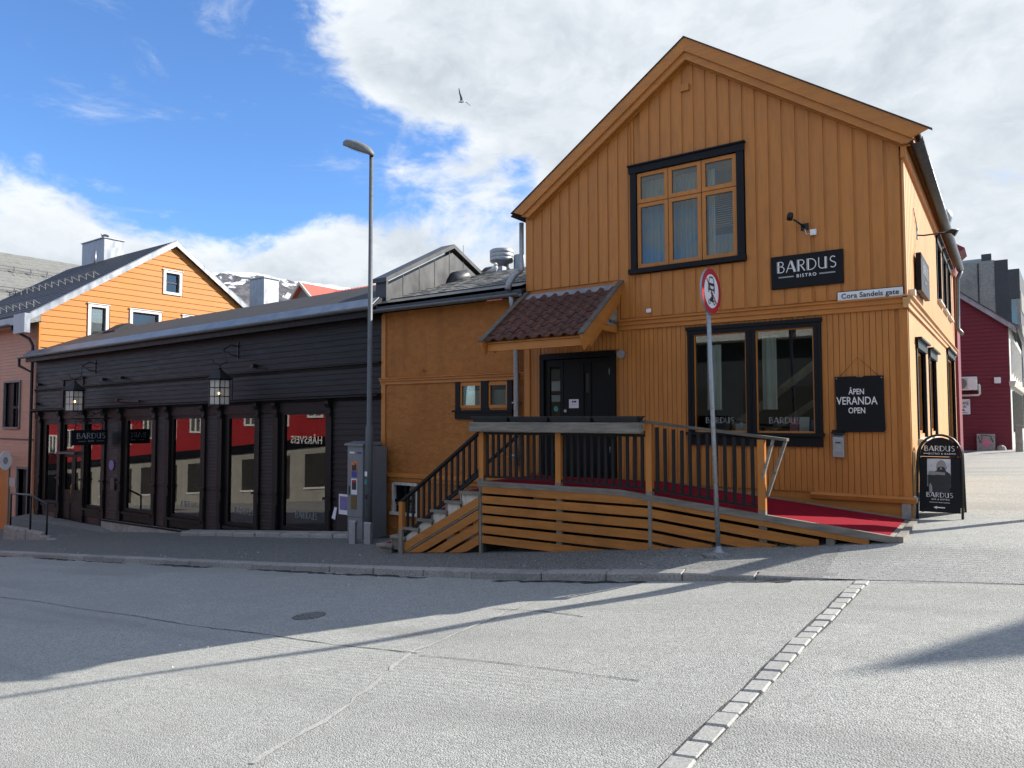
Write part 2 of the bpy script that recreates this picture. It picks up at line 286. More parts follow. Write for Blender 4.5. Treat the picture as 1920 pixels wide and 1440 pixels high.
def mountain_mat():
    m, t, b = base_mat('snowy_mountain')
    p = wpos(t, (1, 1, 1)); n = noise(t, p, .012, 8, .7, .5); g = t.nodes.new('ShaderNodeNewGeometry')
    s = t.nodes.new('ShaderNodeSeparateXYZ'); t.links.new(g.outputs['Normal'], s.inputs[0])
    z = t.nodes.new('ShaderNodeSeparateXYZ'); t.links.new(g.outputs['Position'], z.inputs[0])
    f = mth(t, 'ADD', mth(t, 'MULTIPLY', s.outputs[2], .9), mth(t, 'MULTIPLY', n, 1.0))
    u = mth(t, 'ADD', mth(t, 'MULTIPLY', z.outputs[0], .6), mth(t, 'MULTIPLY', z.outputs[1], .8)); f = mth(t, 'ADD', f, mth(t, 'MULTIPLY', rng(t, u, 80, 180), .5)); f = mth(t, 'ADD', f, mth(t, 'MULTIPLY', rng(t, u, -185, -215), .5)); snow = rng(t, f, 1.24, 1.30)
    rock = mixc(t, rng(t, noise(t, p, .05, 6, .7), .3, .7), (.045, .046, .056), (.14, .135, .145))
    t.links.new(mixc(t, snow, rock, (.80, .83, .88)), b.inputs['Base Color']); b.inputs['Roughness'].default_value = .9
    return m
M['mountain'] = mountain_mat()

# ------------------------------------------------------------------ mesh and object helpers
ORG = {}
class MB:
    def __init__(s): s.v = []; s.f = []; s.sm = []; s.mi = []; s.cur = 0
    def face(s, idx, smooth=False): s.f.append(tuple(idx)); s.sm.append(smooth); s.mi.append(s.cur)
    def add(s, pts): b = len(s.v); s.v.extend([tuple(p) for p in pts]); return b
    def hexa(s, p):
        b = s.add(p)
        for q in ((0, 3, 2, 1), (4, 5, 6, 7), (0, 1, 5, 4), (1, 2, 6, 5), (2, 3, 7, 6), (3, 0, 4, 7)): s.face([b+i for i in q])
        return s
    def box(s, x0, x1, y0, y1, z0, z1):
        return s.hexa([(x0, y0, z0), (x1, y0, z0), (x1, y1, z0), (x0, y1, z0), (x0, y0, z1), (x1, y0, z1), (x1, y1, z1), (x0, y1, z1)])
    def prism(s, poly, ax, a, b):
        f = {'X': lambda p, t: (t, p[0], p[1]), 'Y': lambda p, t: (p[0], t, p[1]), 'Z': lambda p, t: (p[0], p[1], t)}[ax]
        n = len(poly); i0 = s.add([f(p, a) for p in poly]); i1 = s.add([f(p, b) for p in poly])
        s.face(range(i0, i0+n)); s.face(range(i1+n-1, i1-1, -1))
        for i in range(n): j = (i+1) % n; s.face((i0+i, i0+j, i1+j, i1+i))
        return s
    def beam(s, p0, p1, w, h, upv=(0, 0, 1)):
        """rectangular bar from p0 to p1: w across, h along upv"""
        p0 = Vector(p0); p1 = Vector(p1); d = (p1-p0).normalized(); u = Vector(upv); sd = d.cross(u).normalized(); u = sd.cross(d).normalized()
        a = sd*w/2; c = u*h/2
        return s.hexa([p0-a-c, p0+a-c, p1+a-c, p1-a-c, p0-a+c, p0+a+c, p1+a+c, p1-a+c])
    def tube(s, path, r, n=8, smooth=True):
        path = [Vector(p) for p in path]; rs = r if isinstance(r, (list, tuple)) else [r]*len(path); rings = []
        for i, p in enumerate(path):
            d = (path[min(i+1, len(path)-1)] - path[max(i-1, 0)]).normalized()
            a = d.orthogonal().normalized() if i == 0 else (a - d*a.dot(d)).normalized()
            c = d.cross(a)
            rings.append(s.add([p + (a*math.cos(6.28318*k/n) + c*math.sin(6.28318*k/n))*rs[i] for k in range(n)]))
        for q, w_ in zip(rings, rings[1:]):
            for k in range(n): j = (k+1) % n; s.face((q+k, q+j, w_+j, w_+k), smooth)
        s.face(range(rings[0]+n-1, rings[0]-1, -1)); s.face(range(rings[-1], rings[-1]+n)); return s
    def lathe(s, prof, c, n=20, ax='Z', smooth=True):
        c = Vector(c); rings = []
        for r_, t in prof:
            pts = []
            for k in range(n):
                ca, sa = math.cos(6.28318*k/n)*r_, math.sin(6.28318*k/n)*r_
                pts.append(c + (Vector((ca, sa, t)) if ax == 'Z' else Vector((ca, t, sa)) if ax == 'Y' else Vector((t, ca, sa))))
            rings.append(s.add(pts))
        for q, w_ in zip(rings, rings[1:]):
            for k in range(n): j = (k+1) % n; s.face((q+k, q+j, w_+j, w_+k), smooth)
        s.face(range(rings[0]+n-1, rings[0]-1, -1)); s.face(range(rings[-1], rings[-1]+n)); return s
    def build(s, name, mat, parent=None, bevel=0.0):
        o0 = ORG.get(parent.name, Vector((0, 0, 0))) if parent else Vector((0, 0, 0))
        me = bpy.data.meshes.new(name); me.from_pydata([Vector(p)-o0 for p in s.v], [], s.f)
        for m_ in (mat if isinstance(mat, list) else [mat]): me.materials.append(M[m_])
        for p, sm_, mi in zip(me.polygons, s.sm, s.mi): p.use_smooth = sm_; p.material_index = mi
        bm = bmesh.new(); bm.from_mesh(me); bmesh.ops.recalc_face_normals(bm, faces=bm.faces)
        if bevel: bmesh.ops.bevel(bm, geom=bm.edges[:], offset=bevel, segments=1, affect='EDGES', clamp_overlap=True)
        bm.to_mesh(me); bm.free()
        o = bpy.data.objects.new(name, me); COL.objects.link(o)
        if parent: o.parent = parent; ORG[o.name] = o0
        return o
def tag(o, label, cat=None, group=None, kind=None):
    if label: o['label'] = label
    if cat: o['category'] = cat
    if group: o['group'] = group
    if kind: o['kind'] = kind
    return o
def thing(name, label, cat, loc, group=None):
    o = bpy.data.objects.new(name, None); o.empty_display_size = .2; o.location = loc; COL.objects.link(o); ORG[o.name] = Vector(loc)
    return tag(o, label, cat, group)
UNIT = {}
def box(name, mat, parent, x0, x1, y0, y1, z0, z1, tilt=0.0):
    """axis aligned piece on shared unit cube data"""
    if mat not in UNIT:
        me = bpy.data.meshes.new('unit_'+mat); b = MB().box(-.5, .5, -.5, .5, -.5, .5)
        me.from_pydata(b.v, [], b.f); me.materials.append(M[mat]); UNIT[mat] = me
    o = bpy.data.objects.new(name, UNIT[mat]); COL.objects.link(o); o0 = Vector((0, 0, 0))
    if parent: o.parent = parent; o0 = ORG.get(parent.name, o0); ORG[o.name] = o0
    o.location = Vector(((x0+x1)/2, (y0+y1)/2, (z0+z1)/2)) - o0; o.scale = (abs(x1-x0), abs(y1-y0), abs(z1-z0))
    if tilt: o.rotation_euler = (0, tilt, 0)
    return o
def copy_tree(o, parent=None):
    c = o.copy(); COL.objects.link(c); c.parent = parent; ORG[c.name] = ORG.get(o.name, Vector((0, 0, 0)))
    for ch in o.children: copy_tree(ch, c)
    return c
def wall_holes(mb, a0, a1, z0, z1, holes, mk):
    """rectangular wall with rectangular openings; mk(a0,a1,z0,z1) adds one solid panel"""
    xs = sorted({a0, a1, *[h[0] for h in holes], *[h[1] for h in holes]}); 
    for i in range(len(xs)-1):
        l, r_ = xs[i], xs[i+1]; hs = sorted([(h[2], h[3]) for h in holes if h[0] < (l+r_)/2 < h[1]]); z = z0
        for b, t in hs:
            if b > z: mk(l, r_, z, b)
            z = t
        if z < z1: mk(l, r_, z, z1)
def txt(body, size, mat, parent, org, xd=(1, 0, 0), ud=(0, 0, 1), align='CENTER', depth=0.004, name='lettering', spacing=1.0, stretch=1.0, bold=0.0):
    cu = bpy.data.curves.new('t', 'FONT'); cu.body = body; cu.size = size; cu.align_x = align; cu.extrude = depth/2; cu.space_character = spacing
    cu.resolution_u = 3; cu.offset = bold
    to = bpy.data.objects.new('t', cu); COL.objects.link(to)
    me = bpy.data.meshes.new_from_object(to); bpy.data.objects.remove(to); bpy.data.curves.remove(cu)
    xd = Vector(xd).normalized(); ud = Vector(ud).normalized(); nd = xd.cross(ud)
    o0 = ORG.get(parent.name, Vector((0, 0, 0))) if parent else Vector((0, 0, 0)); org = Vector(org) - o0
    for v in me.vertices: c = v.co.copy(); v.co = org + xd*c.x*stretch + ud*c.y + nd*c.z
    me.materials.clear(); me.materials.append(M[mat])
    o = bpy.data.objects.new(name, me); COL.objects.link(o); o.parent = parent; ORG[o.name] = o0
    return o
# art deco capitals used on the bistro's signs: strokes (points, width) in units of cap height
def arc(cx, cy, rx, ry, a, b, n=10): return [(cx+rx*math.cos(R(a+(b-a)*i/n)), cy+ry*math.sin(R(a+(b-a)*i/n))) for i in range(n+1)]
DECO = {
 'B': (.62, [([(.02, 0), (.02, 1)], .035), ([(.13, 0), (.13, 1)], .12), ([(.13, .96)] + arc(.30, .765, .22, .20, 90, -90) + [(.13, .565)], .07), ([(.13, .53)] + arc(.34, .285, .25, .25, 90, -90) + [(.13, .035)], .07)]),
 'A': (.80, [([(.03, 0), (.40, 1)], .07), ([(.40, 1), (.72, 0)], .15), ([(.52, .98), (.835, 0)], .03), ([(.20, .33), (.60, .33)], .06)]),
 'R': (.66, [([(.02, 0), (.02, 1)], .035), ([(.13, 0), (.13, 1)], .12), ([(.13, .96)] + arc(.32, .735, .25, .225, 90, -90) + [(.13, .51)], .07), ([(.30, .51), (.62, 0)], .09)]),
 'D': (.80, [([(.02, 0), (.02, 1)], .035), ([(.13, 0), (.13, 1)], .12), ([(.13, .96)] + arc(.28, .5, .46, .46, 90, -90, 16) + [(.13, .04)], .07)]),
 'U': (.76, [([(.05, 1), (.05, .36)] + arc(.33, .33, .28, .29, 180, 290, 10) + [(.48, .10)], .07), ([(.57, 0), (.57, 1)], .12), ([(.68, 0), (.68, 1)], .035)]),
 'S': (.56, [(arc(.28, .74, .20, .22, 35, 200, 10) + [(.16, .58), (.40, .44)] + arc(.27, .27, .22, .23, 40, -140, 12), .075)]),
}
def deco(word, h, mat, parent, org, xd=(1, 0, 0), ud=(0, 0, 1), depth=.006, name='lettering', mirror=False):
    xd = Vector(xd).normalized(); ud = Vector(ud).normalized(); nd = xd.cross(ud)
    tot = sum(DECO[c][0] for c in word) + .12*(len(word)-1); x = -tot/2; mb = MB(); org = Vector(org)
    P = lambda p, k: org + xd*p[0]*h + ud*p[1]*h + nd*k
    for c in word:
        wd, strokes = DECO[c]
        for pts, w_ in strokes:
            pts = [Vector((p[0]+x, p[1])) for p in pts]; Ls = []; Rs = []
            for i, p in enumerate(pts):
                d = (pts[min(i+1, len(pts)-1)] - pts[max(i-1, 0)]).normalized(); nn = Vector((-d.y, d.x))*w_/2; Ls.append(p+nn); Rs.append(p-nn)
            for i in range(len(pts)-1):
                q = [Ls[i], Rs[i], Rs[i+1], Ls[i+1]]
                b = mb.add([P(a, depth) for a in q]); mb.face((b, b+1, b+2, b+3))
        x += wd + .12
    return mb.build(name, mat, parent)

# ------------------------------------------------------------------ ground heights
KX = np.array([-90, -40, -24, -16.38, -11.85, -8.46, -5.39, -3.26, -1.4, 0, 3, 8, 60]); KZ = np.array([-7.6, -3.6, -2.25, -1.59, -1.19, -.88, -.59, -.32, -.06, .08, .3, .5, 1.6])
_xs = np.linspace(-90, 60, 1501); _zs = np.interp(_xs, KX, KZ); _k = np.hanning(23); _k /= _k.sum(); _zs = np.convolve(np.pad(_zs, 11, 'edge'), _k, 'valid')
def hx(X): return float(np.interp(X, _xs, _zs))
def road(X, Y): return hx(X) + .01*(Y-8.2)
def kerbh(X): return float(np.interp(X, [-90, -3.4, -1.7, -1.2, 60], [.115, .10, .02, .004, .004]))
def wslope(X): return float(np.interp(X, [-90, -23, -12, -9.5, -7, -5, -2.2, -1.1, 0, 3, 10], [.05, .055, .03, .03, .06, .10, .115, .17, .13, .05, .0]))
def pave(X, Y):
    z = hx(X) + kerbh(X); s = wslope(X)
    if X < -10: return z + s*(Y-8.2)
    a = z + s*min(Y-8.2, 1.25); return a + (0.02*(Y-9.45) if Y > 9.45 else 0) - max(0, Y-14)*.018 if X > -1.6 else a + (0.02*(Y-9.45) if Y > 9.45 else 0)
# ------------------------------------------------------------------ setting: ground, road, pavement, kerb
def sheet(name, xs, ys, zf, mat):
    mb = MB(); nx, ny = len(xs), len(ys)
    mb.v = [(x, y, zf(x, y)) for y in ys for x in xs]
    for j in range(ny-1):
        for i in range(nx-1): a = j*nx+i; mb.face((a, a+1, a+nx+1, a+nx), True)
    o = mb.build(name, mat); o['kind'] = 'structure'; return o
rough = lambda x, y: 0.006*math.sin(x*2.1+y*.7)+0.005*math.sin(y*3.3-x*1.3)
sheet('ground', list(np.linspace(-4000, 4000, 41)), list(np.linspace(-4000, 4000, 41)), lambda x, y: -8.5, 'terr')
XA = list(np.arange(-90, -30, 2.0)) + list(np.arange(-30, 4, .4)) + list(np.arange(4, 41, 4.0))
ROAD = sheet('road', XA, list(np.arange(-30, 0, 3.0)) + list(np.arange(0, 8.3, .4)) + [8.3], lambda x, y: road(x, y)+(rough(x, y) if 0 < y < 8 else 0), 'road')
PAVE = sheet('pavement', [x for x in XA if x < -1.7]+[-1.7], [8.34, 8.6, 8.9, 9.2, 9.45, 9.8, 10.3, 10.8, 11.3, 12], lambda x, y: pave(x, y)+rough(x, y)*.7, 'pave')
ALLEY = sheet('alley_road', list(np.arange(-1.7, 3, .3)) + [3.2, 4, 5, 7, 10, 14], [8.2, 8.4, 8.6, 8.9, 9.2, 9.45, 10, 11, 12, 13, 14, 16, 20, 25, 30, 40, 60, 90, 130],
      lambda x, y: pave(x, min(y, 20))+(rough(x, y)*.7 if x < -1.5 else 0), 'road')
# kerb stones
kerb = tag(thing('kerb', 'row of rough granite kerb stones along the pavement', None, (-12, 8.2, hx(-12))), None, kind='structure')
x = -1.55; random.seed(3)
while x > -62:
    ln = random.uniform(.75, 1.25) if x > -35 else 3.0
    x1 = x-ln+.012; j = lambda a: random.uniform(-a, a); h = lambda X: hx(X)+kerbh(X)
    o = MB().hexa([(x1, 8.2+j(.012), hx(x1)-.25), (x, 8.2+j(.012), hx(x)-.25), (x, 8.38, hx(x)-.25), (x1, 8.38, hx(x1)-.25),
              (x1, 8.215+j(.012), h(x1)+j(.008)), (x, 8.215+j(.012), h(x)+j(.008)), (x, 8.375, pave(x, 8.375)+.008+j(.003)), (x1, 8.375, pave(x1, 8.375)+.008+j(.003))]).build('kerb_stone', 'stone', kerb, bevel=.014)
    x -= ln
# strip of setts running across the road mouth
strip = tag(thing('sett_strip', 'single row of pale granite setts across the road mouth', None, (-1.4, 5.5, -.1)), None, kind='structure')
y = 8.12; random.seed(5)
while y > 2.4:
    d = random.uniform(.185, .235); a, b = y-d+.012, y; cx_ = -1.30-(8.1-y)*.03; l, r_ = cx_-.068+random.uniform(-.007, .007), cx_+.068+random.uniform(-.007, .007)
    hz_ = random.uniform(-.004, .005); zz = lambda X, Y: road(X, Y)+rough(X, Y)+.013+hz_+random.uniform(-.002, .002)
    MB().hexa([(l, a, zz(l, a)-.1), (r_, a, zz(r_, a)-.1), (r_, b, zz(r_, b)-.1), (l, b, zz(l, b)-.1), (l, a, zz(l, a)), (r_, a, zz(r_, a)), (r_, b, zz(r_, b)), (l, b, zz(l, b))]).build('sett', 'sett', strip, bevel=.011)
    y -= d
def ribbon(name, pts, wd, mat, parent, zf, lift=.005, seed=0):
    """thin flat strip following the ground"""
    rnd = random.Random(seed); mb = MB(); P = []
    for (xa, ya), (xb, yb) in zip(pts, pts[1:]):
        n = max(2, int(math.hypot(xb-xa, yb-ya)/.12))
        for i in range(n): P.append((xa+(xb-xa)*i/n, ya+(yb-ya)*i/n))
    P.append(pts[-1]); prev = None
    for i, p in enumerate(P):
        q = P[min(i+1, len(P)-1)]; o = P[max(i-1, 0)]; d = Vector((q[0]-o[0], q[1]-o[1])).normalized(); w_ = wd*rnd.uniform(.35, 1.3)/2; k = rnd.uniform(-.4, .4)*wd
        l = (p[0]-d.y*(w_+k), p[1]+d.x*(w_+k)); r_ = (p[0]+d.y*(w_-k), p[1]-d.x*(w_-k))
        b = mb.add([(l[0], l[1], zf(*l)+lift), (r_[0], r_[1], zf(*r_)+lift)])
        if prev is not None: mb.face((prev, prev+1, b+1, b))
        prev = b
    return mb.build(name, mat, parent)
zr = lambda x, y: road(x, y)+rough(x, y)
ribbon('asphalt_seam', [(-20, 5.3), (-14, 5.15), (-9.8, 5.07), (-7.8, 4.98), (-5.1, 4.98), (-4.5, 4.92)], .013, 'seam', ROAD, zr, .006, 1)
ribbon('asphalt_seam', [(-4.4, 4.85), (-3.2, 4.8), (-2.2, 4.7)], .009, 'seam', ROAD, zr, .006, 2)
ribbon('asphalt_seam', [(-4.9, 6.6), (-4.2, 6.55), (-3.6, 6.4)], .014, 'seam', ROAD, zr, .006, 3)
ribbon('asphalt_seam', [(-1.2, 8.06), (-.6, 8.15), (.2, 8.2), (1.2, 8.2)], .011, 'seam', ROAD, zr, .006, 4)
ribbon('asphalt_seam', [(-1.0, 3.6), (-.7, 3.56)], .012, 'seam', ROAD, zr, .006, 9)
ribbon('grit_line', [(-3.8, 2.7), (-4.03, 3.6), (-4.6, 5.0), (-4.6, 7.0)], .05, 'dirt', ROAD, zr, .005, 5)
mb = MB(); ys_ = [8.13-i*.2 for i in range(30)]
for i, y_ in enumerate(ys_):
    w_ = .078+random.uniform(-.006, .006); c_ = -1.30-(8.1-y_)*.03; b_ = mb.add([(c_-w_, y_, zr(c_-w_, y_)+.004), (c_+w_, y_, zr(c_+w_, y_)+.004)])
    if i: mb.face((b_-2, b_-1, b_+1, b_))
mb.build('sett_bed', 'patch', ROAD)
ribbon('gutter_dirt', [(-30, 8.14), (-12, 8.14), (-9, 8.12), (-5, 8.13), (-2, 8.15)], .10, 'seam', ROAD, zr, .004, 6)
ribbon('wall_dirt', [(-11.2, 11.1), (-9.8, 11.1)], .2, 'seam', PAVE, lambda x, y: pave(x, y)+.004, .006, 7)
mb = MB(); mb.lathe([(.20, -.02), (.20, .005), (.17, .006), (.165, .003), (.02, .004)], (0, 0, 0), 24)
mh = mb.build('manhole_cover', 'pave'); mh.location = (-7.05, 5.77, zr(-7.05, 5.77)+.004); mh.rotation_euler = (0, -math.atan(.092), 0)
tag(mh, 'round rusty manhole cover set in the shaded road', 'manhole cover')
mb = MB(); random.seed(11)
for i in range(70):
    X, Y = random.uniform(-24, -1), random.choice([random.uniform(8.0, 8.17), random.uniform(8.5, 9.3), random.uniform(8.5, 9.3), random.uniform(2.5, 8)]); z = (pave(X, Y) if Y > 8.4 else zr(X, Y))
    s = random.uniform(.004, .012); mb.hexa([(X-s, Y-s*.5, z), (X+s, Y-s*.6, z), (X+s*.8, Y+s*.7, z), (X-s, Y+s, z), (X-s*.6, Y-s*.3, z+s), (X+s*.5, Y-s*.3, z+s*.8), (X+s*.5, Y+s*.4, z+s*.9), (X-s*.6, Y+s*.5, z+s*.7)])
tag(mb.build('loose_chippings', 'sign_white'), 'small pale chippings and litter scattered over the road', 'chippings', kind='stuff')

# ------------------------------------------------------------------ ochre corner house
X0, X1, YF, YB = -7.51, -1.14, 11.2, 21.5; AP = -4.295; SL = .682
top = lambda X: 7.62 - SL*abs(X-AP)
H = thing('corner_house', 'ochre wooden gabled corner house with board cladding, lean-to porch and black window frames', 'house', (-4.3, YF, .3))
UW = (-5.20, -3.44, 4.17, 5.88); LW = (-4.22, -2.34, 1.38, 2.99); DR = (-7.14, -5.68, .55, 2.76)
mb = MB()
wall_holes(mb, X0, X1, -1.2, 5.35, [UW[:2]+(UW[2], 5.35), LW, DR], lambda a, b, c, d: mb.box(a, b, YF+.03, YF+.18, c, d))
mb.prism([(X0, 5.35), (UW[0], 5.35), (UW[0], top(UW[0])-.03), (X0, 5.36)], 'Y', YF+.03, YF+.18)
mb.prism([(UW[0], UW[3]), (UW[1], UW[3]), (UW[1], top(UW[1])-.03), (AP, 7.55), (UW[0], top(UW[0])-.03)], 'Y', YF+.03, YF+.18)
mb.prism([(UW[1], 5.35), (X1, 5.35), (X1, 5.36), (UW[1], top(UW[1])-.03)], 'Y', YF+.03, YF+.18)
mb.build('front_wall', 'ochre_v', H)
SW = [(12.20, 12.62, 1.33, 2.70), (14.25, 14.68, 1.33, 2.70), (18.6, 20.9, .5, 3.0), (16.5, 17.4, 4.02, 5.1), (18.0, 18.9, 4.02, 5.1), (19.4, 20.3, 4.02, 5.1)]
SW[0] = (12.25, 13.45, 1.36, 2.66); SW[1] = (14.25, 15.45, 1.36, 2.66)
mb = MB(); wall_holes(mb, YF+.18, YB, .1, 5.36, SW, lambda a, b, c, d: mb.box(X1-.15, X1-.022, a, b, c, d)); mb.build('side_wall', 'side_v', H)
MB().box(X0+.02, X0+.17, YF+.18, YB, -1.2, 5.36).build('back_side_wall', 'ochre_v', H)
mb = MB().box(X0+.17, X1-.15, YB-.15, YB, -1.2, 5.36); mb.prism([(X0, 5.36), (X1, 5.36), (AP, 7.58)], 'Y', YB-.15, YB); mb.build('rear_wall', 'ochre_v', H)
mb = MB().box(X0+.17, X1-.15, YF+.18, YB-.15, 3.15, 3.28).box(X0+.17, X1-.15, YF+.18, YB-.15, .40, .52).box(X0+.17, X1-.15, 14.4, 14.5, .52, 3.15).box(X0+.17, X1-.15, 13.6, 13.7, 3.28, 5.8)
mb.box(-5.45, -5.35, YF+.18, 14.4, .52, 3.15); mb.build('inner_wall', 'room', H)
MB().box(X0+.17, X1-.15, YF+.3, YB-.2, 5.72, 5.80).build('attic_floor', 'room_mid', H)
# upper storey: wide cover boards over narrow ones
random.seed(2); p = .1985; nb = 32
for i in range(nb):
    a = X0+.012+i*p; b = a+p-.042; 
    if b > X1: b = X1
    segs = [(3.34, None)]
    if a < -3.34 and b > -5.31:
        if a < -5.31: b = min(b, -5.30); 
        elif b > -3.34: a = max(a, -3.35)
        else: segs = [(3.34, 4.07), (5.98, None)]
    if a < -5.56: segs = [(4.03, s[1]) if s[0] < 4 else s for s in segs]
    y0 = YF-.008+random.uniform(-.002, .002)
    for z0, z1 in segs:
        mb = MB(); ta, tb = (top(a)+.02, top(b)+.02) if z1 is None else (z1, z1)
        poly = [(a, z0), (b, z0), (b, tb), (a, ta)]
        if z1 is None and a < AP < b: poly = [(a, z0), (b, z0), (b, tb), (AP, top(AP)+.02), (a, ta)]
        mb.prism(poly, 'Y', y0, YF+.03); mb.build('cover_board', 'ochre_v', H)
        if z1 is None and b+.05 < X1: MB().prism([(b-.005, z0), (b+.047, z0), (b+.047, top(b+.047)), (b-.005, top(b-.005))], 'Y', YF+.008, YF+.031).build('under_board', 'ochre_v', H)
        elif z1 is not None: MB().box(b-.005, b+.047, YF+.008, YF+.031, z0, z1).build('under_board', 'ochre_v', H)
# ground floor: narrow boards
p = .0805; nb = 79
for i in range(nb):
    a = X0+.02+i*p; b = a+p-.007
    if b > X1-.10: break
    if b < X0+.12: continue
    segs = [(.53, 3.14)]
    if b > -4.31 and a < -2.26: segs = [(.53, 1.30), (3.08, 3.14)] if a > -4.30 and b < -2.27 else segs
    if a < -5.60:
        segs = [(.60, 3.10)] if b < -7.19 else [(2.82, 3.10)] if a > -7.20 else [(.6, 3.10)]
    if -7.20 < b and a < -7.18: b = -7.19
    if b > -5.63 > a: a = -5.625
    for z0, z1 in segs:
        box('wall_board', 'ochre_v', H, a, b, YF+.006+random.uniform(-.0015, .0015), YF+.03, z0, z1)
box('corner_board', 'ochre_v', H, X1-.10, X1+.004, YF-.004, YF+.03, .53, 3.14)
box('corner_board', 'ochre_v', H, X0-.02, X0+.10, YF-.028, YF+.03, .5, 3.10)
box('corner_board', 'ochre_v', H, -5.66, -5.53, YF-.018, YF+.03, 3.30, 4.02)
# belt course with drip edge, front and side
mb = MB().prism([(YF+.02, 3.14), (YF-.03, 3.14), (YF-.03, 3.20), (YF-.055, 3.215), (YF-.055, 3.275), (YF-.09, 3.285), (YF-.09, 3.30), (YF+.02, 3.34)], 'X', -5.53, X1+.02)
mb.build('belt_moulding', 'ochre_h', H)
mb = MB().prism([(X1-.04, 3.14), (X1+.03, 3.14), (X1+.03, 3.20), (X1+.055, 3.215), (X1+.055, 3.27), (X1+.09, 3.28), (X1+.09, 3.295), (X1-.04, 3.335)], 'Y', YF-.09, YB)
mb.build('belt_moulding', 'side_v', H)
# bargeboards and roof
def barge(name, y0, y1, off0, off1, mat, endcut=.12):
    for sgn in (-1, 1):
        mb = MB(); n = Vector((sgn*.5633, .8263)); d = Vector((sgn*.8263, -.5633)); A = Vector((AP+.06, 7.90)); Ln = 4.17 if sgn > 0 else 4.18
        A0 = Vector((A.x, 7.90 - off0/.8263)); A1 = Vector((A.x, 7.90 - off1/.8263))
        T0 = A - n*off0 + d*(Ln - off0*endcut*4); T1 = A - n*off1 + d*(Ln - off1*endcut*5.5)
        mb.prism([tuple(A0), tuple(T0), tuple(T1), tuple(A1)], 'Y', y0, y1); mb.build(name, mat, H)
barge('bargeboard', YF-.19, YF-.15, .02, .205, 'ochre_h')
barge('inner_bargeboard', YF-.15, YF-.09, .19, .31, 'ochre_h')
barge('rake_trim', YF-.05, YF-.009, .26, .325, 'ochre_h')
for sgn in (-1, 1):
    rl_ = 3.52 if sgn < 0 else 3.30; e = Vector((AP+.06+sgn*rl_, 7.885-.682*rl_)); mb = MB(); n = Vector((sgn*.5633, .8263))
    mb.prism([(AP+.06, 7.885), tuple(e), tuple(e-n*.02), (AP+.06, 7.885-.02/.8263)], 'Y', YF-.145, YB+.2); mb.build('roof', 'slate_dark', H)
    mb = MB(); mb.prism([(AP+.06, 7.86), (AP+.06+sgn*3.22, 7.86-.682*3.22), (AP+.06+sgn*3.22, 7.70-.682*3.22), (AP+.06, 7.66)], 'Y', YF-.09, YB); mb.build('roof_boards', 'ochre_h', H)
for sgn in (-1, 1): MB().prism([(AP+.06, 7.894), (AP+.06+sgn*3.475, 7.894-.682*3.475), (AP+.06+sgn*3.475, 7.880-.682*3.475), (AP+.06, 7.880)], 'Y', YF-.212, YF-.14).build('verge_capping', 'dark_steel', H)
box('gable_vent', 'ochre_v', H, -4.36, -4.22, YF-.05, YF-.008, 7.05, 7.16)
# right eaves: gutter, downpipe
def halfpipe(mb, p0, p1, r_, n=8):
    p0, p1 = Vector(p0), Vector(p1); d = (p1-p0).normalized(); sd = d.cross(Vector((0, 0, 1))).normalized(); rings = []
    for p in (p0, p1):
        pts = [p + sd*math.cos(math.pi*k/n)*r_ - Vector((0, 0, 1))*math.sin(math.pi*k/n)*r_ for k in range(n+1)] + [p + sd*math.cos(math.pi*k/n)*r_*.9 - Vector((0, 0, 1))*math.sin(math.pi*k/n)*r_*.9 for k in range(n, -1, -1)]
        rings.append(mb.add(pts))
    m_ = 2*(n+1)
    for k in range(m_): j = (k+1) % m_; mb.face((rings[0]+k, rings[0]+j, rings[1]+j, rings[1]+k), k not in (n, m_-1))
    for b in rings: mb.face(range(b, b+m_))
mb = MB(); halfpipe(mb, (-.965, YF-.12, 5.47), (-.965, YB, 5.41), .085); 
for i in range(16): yy = YF+.1+i*.66; mb.tube([(-.965-.085*math.cos(a*.4488), yy, 5.47-.006*i/2.2-.088*math.sin(a*.4488)) for a in range(8)], .008, 4)
mb.build('gutter', 'dark_steel', H)
MB().box(X1-.02, X1+.05, YF-.08, YB, 5.24, 5.40).build('eaves_board', 'ochre_h', H)
mb = MB(); mb.tube([(-.93, YB-.3, 5.3), (-1.02, YB-.3, 5.1), (-1.04, YB-.3, 3.85), (-.96, YB-.32, 3.72), (-.94, YB-.34, 3.70)], .05, 10); mb.build('downpipe', 'gutter', H)
